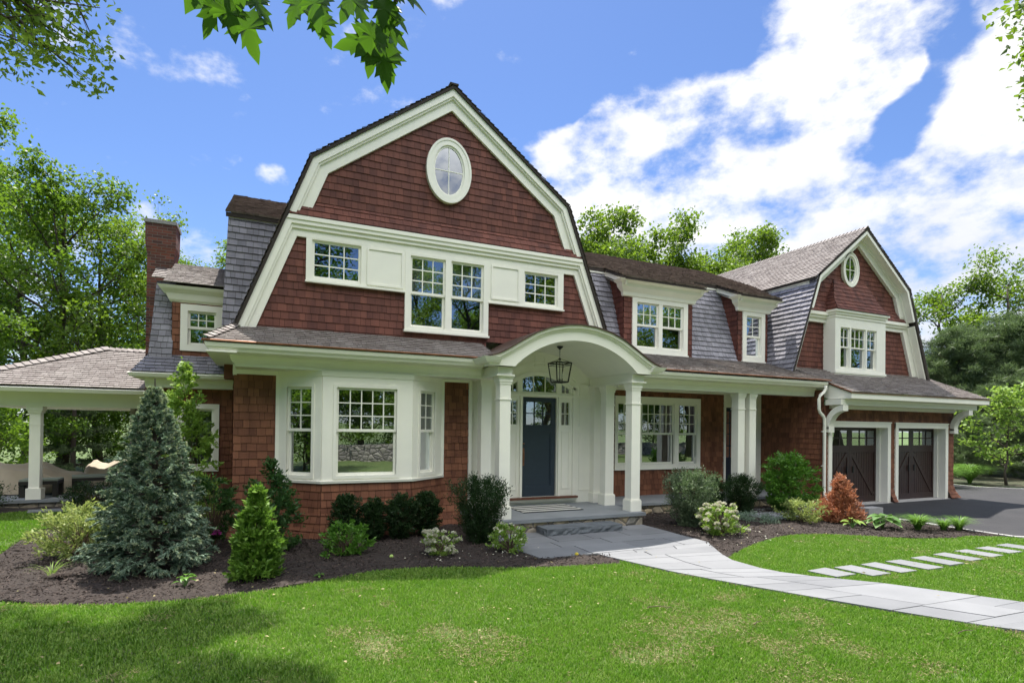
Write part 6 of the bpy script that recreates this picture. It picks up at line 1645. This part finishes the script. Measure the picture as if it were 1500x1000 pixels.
# ------------------------------------------------------------------ overhead trees
# big maple at the left, outside the frame : its low limbs reach into the top left corner and its high crown dapples the lawn
def big_limbs(T, specs, seed, n, L, W, lm, sz, tr=None):
    g = np.random.default_rng(seed); b = MB(); tips = []
    for si, (pts, r0) in enumerate(specs):
        P = [np.array(p, float) for p in spline(pts, 5)]
        P = [p if len(p) == 3 else p for p in P]
        K = len(P); b.tube([tuple(p) for p in P], [r0*(1-.85*k/(K-1)) for k in range(K)], 7)
        for k in range(int(K*(.3 if si else .8)), K):
            for j in range(2):
                d = P[min(k+1, K-1)]-P[k-1]; d = d/np.linalg.norm(d); a = g.normal(size=3); d2 = nrm((d*.6+a*.65)[None])[0]; l2 = g.uniform(.5, 1.25); m1 = P[k]+d2*l2*.5+g.normal(0, .06, 3); e = P[k]+d2*l2
                b.tube([tuple(P[k]), tuple(m1), tuple(e)], [r0*.25, r0*.15, .005], 4, False); tips += [m1, e]
                for _ in range(3):
                    d3 = nrm((d2*.5+g.normal(0, .7, 3))[None])[0]; e3 = m1+d3*l2*.55; b.tube([tuple(m1), tuple(e3)], [r0*.1, .003], 3, False); tips.append(e3)
    tips = np.array(tips); k = g.integers(0, len(tips), n); P = tips[k]+nrm(g.normal(size=(n, 3)))*(g.uniform(0, 1, (n, 1))**.45)*1.8*sz*[1, 1, .7]; D = g.normal(size=(n, 3)); D[:, 2] -= .2
    ls = L*g.uniform(.6, 1.25, n); V, F = leaves(P, D, ls, ls*W/L, .2, g.normal(size=(n, 3))*.7+np.array([0, 0, 1]), g)
    mesh_obj('crown', npmesh('crown', V, F, lm), T); b.build('trunk', 'bark', T, True, False)
T = thing('overhanging_oak', (-7.5, 7.5, 0), 'oak at the left whose leafy limbs hang into the top left corner', 'tree')
big_limbs(T, [([(0,0,0), (.1,.1,3), (.2,0,6.5), (0,.2,10), (.5,.3,14)], .34),
  ([(.2,0,5.6), (1.8,.2,6.2), (3.0,.3,6.9), (4.0,.5,7.1), (4.7,.6,7.15)], .10),
  ([(.2,0,6.2), (2.0,.8,7.0), (3.2,1.2,7.7), (4.4,1.3,8.1), (5.0,1.2,8.1)], .10),
  ([(.2,0,5.0), (1.8,-.3,5.4), (3.2,-.2,6.0), (4.1,.2,6.3)], .07)], 21, 12000, .085, .055, 'lf_over', .13)
# high crown that shades the lower left of the lawn
T = thing('shade_oak', (-3.4, 6.2, 0), 'tall oak beside the lawn whose high crown dapples the grass at lower left', 'tree')
T.location = (-5.5, 11.4, 0)
big_limbs(T, [([(0,0,0), (.0,.1,5), (.2,.2,10), (.4,.2,15)], .3),
  ([(.2,.2,9.8), (2.0,-.2,11.4), (4.0,-.6,12.4), (5.6,-.8,13.0), (7.2,-.9,13.4)], .14), ([(.2,.2,10.5), (1.8,.8,12.6), (3.8,1.4,13.8), (6.0,1.8,14.6)], .13),
  ([(.2,.2,9.0), (1.6,-1.2,10.6), (3.4,-2.0,11.8), (5.2,-2.4,12.6)], .13), ([(.3,.2,12), (1.5,0,14), (3.5,.2,15.5)], .1)], 22, 42000, .16, .105, 'lf_oak', .24)
# maple behind the camera : trunk and crown are mirrored in the windows, one bough hangs into the top of the picture
def maple_leaf_outline():
    h = [(0, 0), (.10, .02), (.34, -.02), (.30, .10), (.50, .22), (.40, .26), (.62, .46), (.44, .44), (.47, .56), (.30, .50), (.20, .46), (.24, .66), (.30, .78), (.16, .76), (.14, .90), (0, 1.12)]
    return h+[(-x, y) for x, y in reversed(h[1:-1])]
OUTL = np.array(maple_leaf_outline())
def maple_leaves(P, D, U, S, name, parent, m='lf_maple'):
    Vs = []; Fs = []; o_ = 0; n = len(OUTL)
    for p, d, u, s in zip(P, D, U, S):
        d = d/np.linalg.norm(d); x = np.cross(d, u); x /= np.linalg.norm(x); nn = np.cross(x, d)
        q = OUTL*s; V = p+np.outer(q[:, 0], x)+np.outer(q[:, 1], d)-np.outer(.35*q[:, 1]**2/s+.25*np.abs(q[:, 0])*random.uniform(-.3, 1)-.03*np.sin(q[:, 0]/s*14)*s, nn)
        c = p+d*s*.42-nn*.35*(.42*s)**2/s; Vs.append(np.vstack([V, c])); 
        for k in range(n): Fs.append([o_+k, o_+(k+1) % n, o_+n])
        o_ += n+1
    mesh_obj(name, npmesh(name, np.concatenate(Vs), np.array(Fs), m), parent)
T = thing('overhanging_maple', (1.2, -3.2, 0), 'maple whose large lobed leaves hang into the top edge of the picture', 'tree')
cr_, tb = tree_data(11.5, .34, 4.2, 31, 16000, .17, .14, 'lf_maple', limbs=11, clump=.5, trunk_r=.2)
mesh_obj('crown', cr_, T); tb.build('trunk', 'bark', T, True, False)
b = MB(); g = np.random.default_rng(77)
loc = np.array([1.2, -3.2, 0])
twigs = [[(1.25, -3.15, 4.6), (1.0, -1.2, 4.7), (.7, .6, 4.45), (.42, 1.5, 3.8), (.31, 1.68, 3.5), (.30, 1.68, 3.40)], [(.7, .6, 4.45), (.25, 1.3, 4.05), (-.06, 1.66, 3.6), (-.09, 1.7, 3.44)], [(.55, 1.1, 4.15), (.25, 1.6, 3.75), (.12, 1.7, 3.5)], [(.42, 1.5, 3.8), (.38, 1.66, 3.62), (.34, 1.68, 3.52)]]
P = []; D = []; U = []; S = []
for tw in twigs:
    q = spline([np.array(x)-loc for x in tw], 5); K = len(q); b.tube([tuple(x) for x in q], [.02*(1-.85*k/(K-1))+.0015 for k in range(K)], 5)
LV = [(-0.149,1.630,3.411,0.110,(-0.50,-.15,-1.00)),(-0.142,1.680,3.404,0.120,(0.10,-.15,-1.00)),(-0.113,1.730,3.449,0.100,(-0.80,-.15,-0.50)),(-0.110,1.655,3.380,0.100,(0.30,-.15,-1.00)),(-0.064,1.705,3.393,0.125,(0.10,-.15,-1.00)),(-0.063,1.630,3.459,0.110,(-0.20,-.15,-1.00)),(-0.062,1.680,3.431,0.100,(0.80,-.15,-0.60)),(-0.104,1.730,3.490,0.110,(-0.10,-.15,-1.00)),(-0.073,1.655,3.494,0.100,(0.60,-.15,-0.80)),(0.089,1.705,3.487,0.100,(-0.50,-.15,-0.90)),(0.114,1.630,3.462,0.110,(-0.10,-.15,-1.00)),(0.124,1.680,3.434,0.090,(0.50,-.15,-1.00)),(0.109,1.730,3.514,0.100,(0.20,-.15,-1.00)),(0.235,1.655,3.519,0.110,(-0.50,-.15,-0.80)),(0.213,1.705,3.540,0.110,(0.60,-.15,-0.70)),(0.308,1.630,3.548,0.130,(0.95,-.15,-0.15)),(0.313,1.680,3.529,0.100,(0.80,-.15,-0.50)),(0.294,1.730,3.482,0.100,(0.90,-.15,-0.40)),(0.283,1.655,3.588,0.110,(0.30,-.15,-1.00)),(0.295,1.705,3.416,0.120,(-0.90,-.15,-0.35)),(0.296,1.630,3.408,0.110,(-0.60,-.15,-0.80)),(0.308,1.680,3.394,0.125,(0.10,-.15,-1.00)),(0.296,1.730,3.439,0.110,(-0.20,-.15,-1.00)),(0.296,1.655,3.444,0.100,(0.80,-.15,-0.40)),(0.301,1.705,3.413,0.110,(0.50,-.15,-0.90)),(0.316,1.630,3.503,0.100,(-0.30,-.15,-1.00))]
for x, y, z, s, d in LV:
    P.append(np.array([x, y, z])-loc); D.append(np.array(d, float)); U.append(np.array([g.normal(0, .35), -1, .45+g.normal(0, .3)])); S.append(s*.9)
for i in range(170):                                  # the rest of the bough, out of frame
    t = g.uniform(0, 1); a = np.array([1.0, -1.2, 4.75])*(1-t)+np.array([.6, .2, 4.5])*t; P.append(a+g.normal(0, .3, 3)*[1.2, 1, .35]-loc+np.array([0, -.25, .12])); D.append(g.normal(size=3)+np.array([0, 0, -.6])); U.append(g.normal(size=3)*.4+np.array([0, 0, 1])); S.append(.12)
maple_leaves(P, D, U, S, 'bough_leaves', T); b.build('bough', 'bark', T)
# oak twig at the top right edge
T = thing('overhanging_oak', (18.0, 6.7, 1.75), 'oak at the right whose small leafy twigs touch the top right edge', 'tree')
big_limbs(T, [([(0,0,0), (0,.1,4), (-.2,0,8), (0,0,12)], .28), ([(-.1,0,7.2), (-2.0,-.8,8.2), (-4.2,-1.8,8.4), (-5.35,-2.35,8.1)], .09), ([(-.1,0,8.2), (-2.0,-.6,9.2), (-4,-1.4,9.5)], .08), ([(0,0,9), (1.6,.8,10.5), (3,1,12)], .1)], 24, 3600, .15, .095, 'lf_oak', .16)
# trees, wall and road across the garden behind the camera, seen only as reflections in the glass
for i, (k, x, y, rz, sc, l) in enumerate(((A, -9, -16, 1, 1.0, 'garden tree mirrored in the left windows of the house'), (B_, 9, -19, 2, .85, 'garden tree mirrored in the middle windows of the house'), (C_, 22, -14, 3, 1.0, 'slim garden tree mirrored in the right windows of the house'), (A, 31, -22, 4, 1.2, 'far garden tree mirrored in the garage windows'), (B_, -22, -13, .6, 1.1, 'far left garden tree across the lawn behind the viewer'), (A, 2, -28, 5, 1.2, 'tree beyond the dry stone wall across the garden'), (B_, 3.5, -15.5, 3.3, .62, 'garden tree behind the wall, mirrored in the gable windows'), (A, 15, -16, 1.5, .8, 'garden tree behind the wall, mirrored in the porch windows'), (B_, 37, -12, .4, 1.1, 'garden tree at the far right end of the stone wall'), (A, -3, -17, 2.6, .86, 'garden tree behind the wall, mirrored in the bay window'), (C_, 12, -24, 4.7, 1.2, 'tall slim tree beyond the wall'), (B_, 27, -15, 5.6, 1.1, 'garden tree mirrored in the garage gable windows'), (A, -14, -18, 3.9, 1.1, 'garden tree behind the wall, mirrored in the left bay pane'), (U_, 6, -14.6, .2, 1.0, 'low understory tree behind the wall, mirrored in the bay'), (U_, -5, -14.8, 1.9, 1.1, 'low understory tree behind the left part of the wall'), (U_, 16, -14.7, 3.1, 1.1, 'low understory tree behind the middle of the wall'), (U_, 24, -14.9, 4.1, 1.2, 'low understory tree behind the right part of the wall'), (U_, 0, -15.5, 5.1, 1.1, 'low understory tree behind the wall, straight behind the viewer'), (U_, 33, -15, 2.2, 1.2, 'low understory tree at the right end of the wall'))):
    make_tree('garden_tree', (x, y), l, 'trees across the front garden', k, rz, sc)
for i in range(13):
    make_tree('far_tree', (-34+i*7+random.uniform(-2, 2), -37+random.uniform(-5, 4)), 'tree of the far wood across the front garden', 'far wood across the front garden', (A, B_, C_)[i % 3], i, random.uniform(.9, 1.2))
for i, (x, y, s_) in enumerate(((18, -9, 1.15), (24, -11, 1.2), (31, -8, 1.2), (38, -16, 1.35), (44, -8, 1.3), (52, -14, 1.4), (47, -22, 1.4), (60, -20, 1.4), (12, -11, 1.0), (35, -25, 1.4))):
    make_tree('far_tree', (x, y), 'tree of the far wood across the front garden', 'far wood across the front garden', (B_, A, C_)[i % 3], i*1.3, s_)
for i, (k, x, y, s_) in enumerate(((U_, -13, 9.6, 1.0), (U_, -14.5, 7, 1.0), (U_, -17, 11.5, 1.2), (A, -21, 8, .9), (B_, -19, 4, .9), (U_, -16, 5, 1.1))):
    make_tree('side_tree', (x, y), 'tree of the left garden boundary, mirrored in the left bay pane', 'trees of the left garden boundary', k, i*1.1, s_)
b = MB(); b.box(-30, 40, -13.2, -12.6, -.1, 1.0); w_ = b.build('dry_stone_wall', 'wallstone'); tag(w_, 'low dry stone wall across the garden, mirrored in the bay window', 'wall')
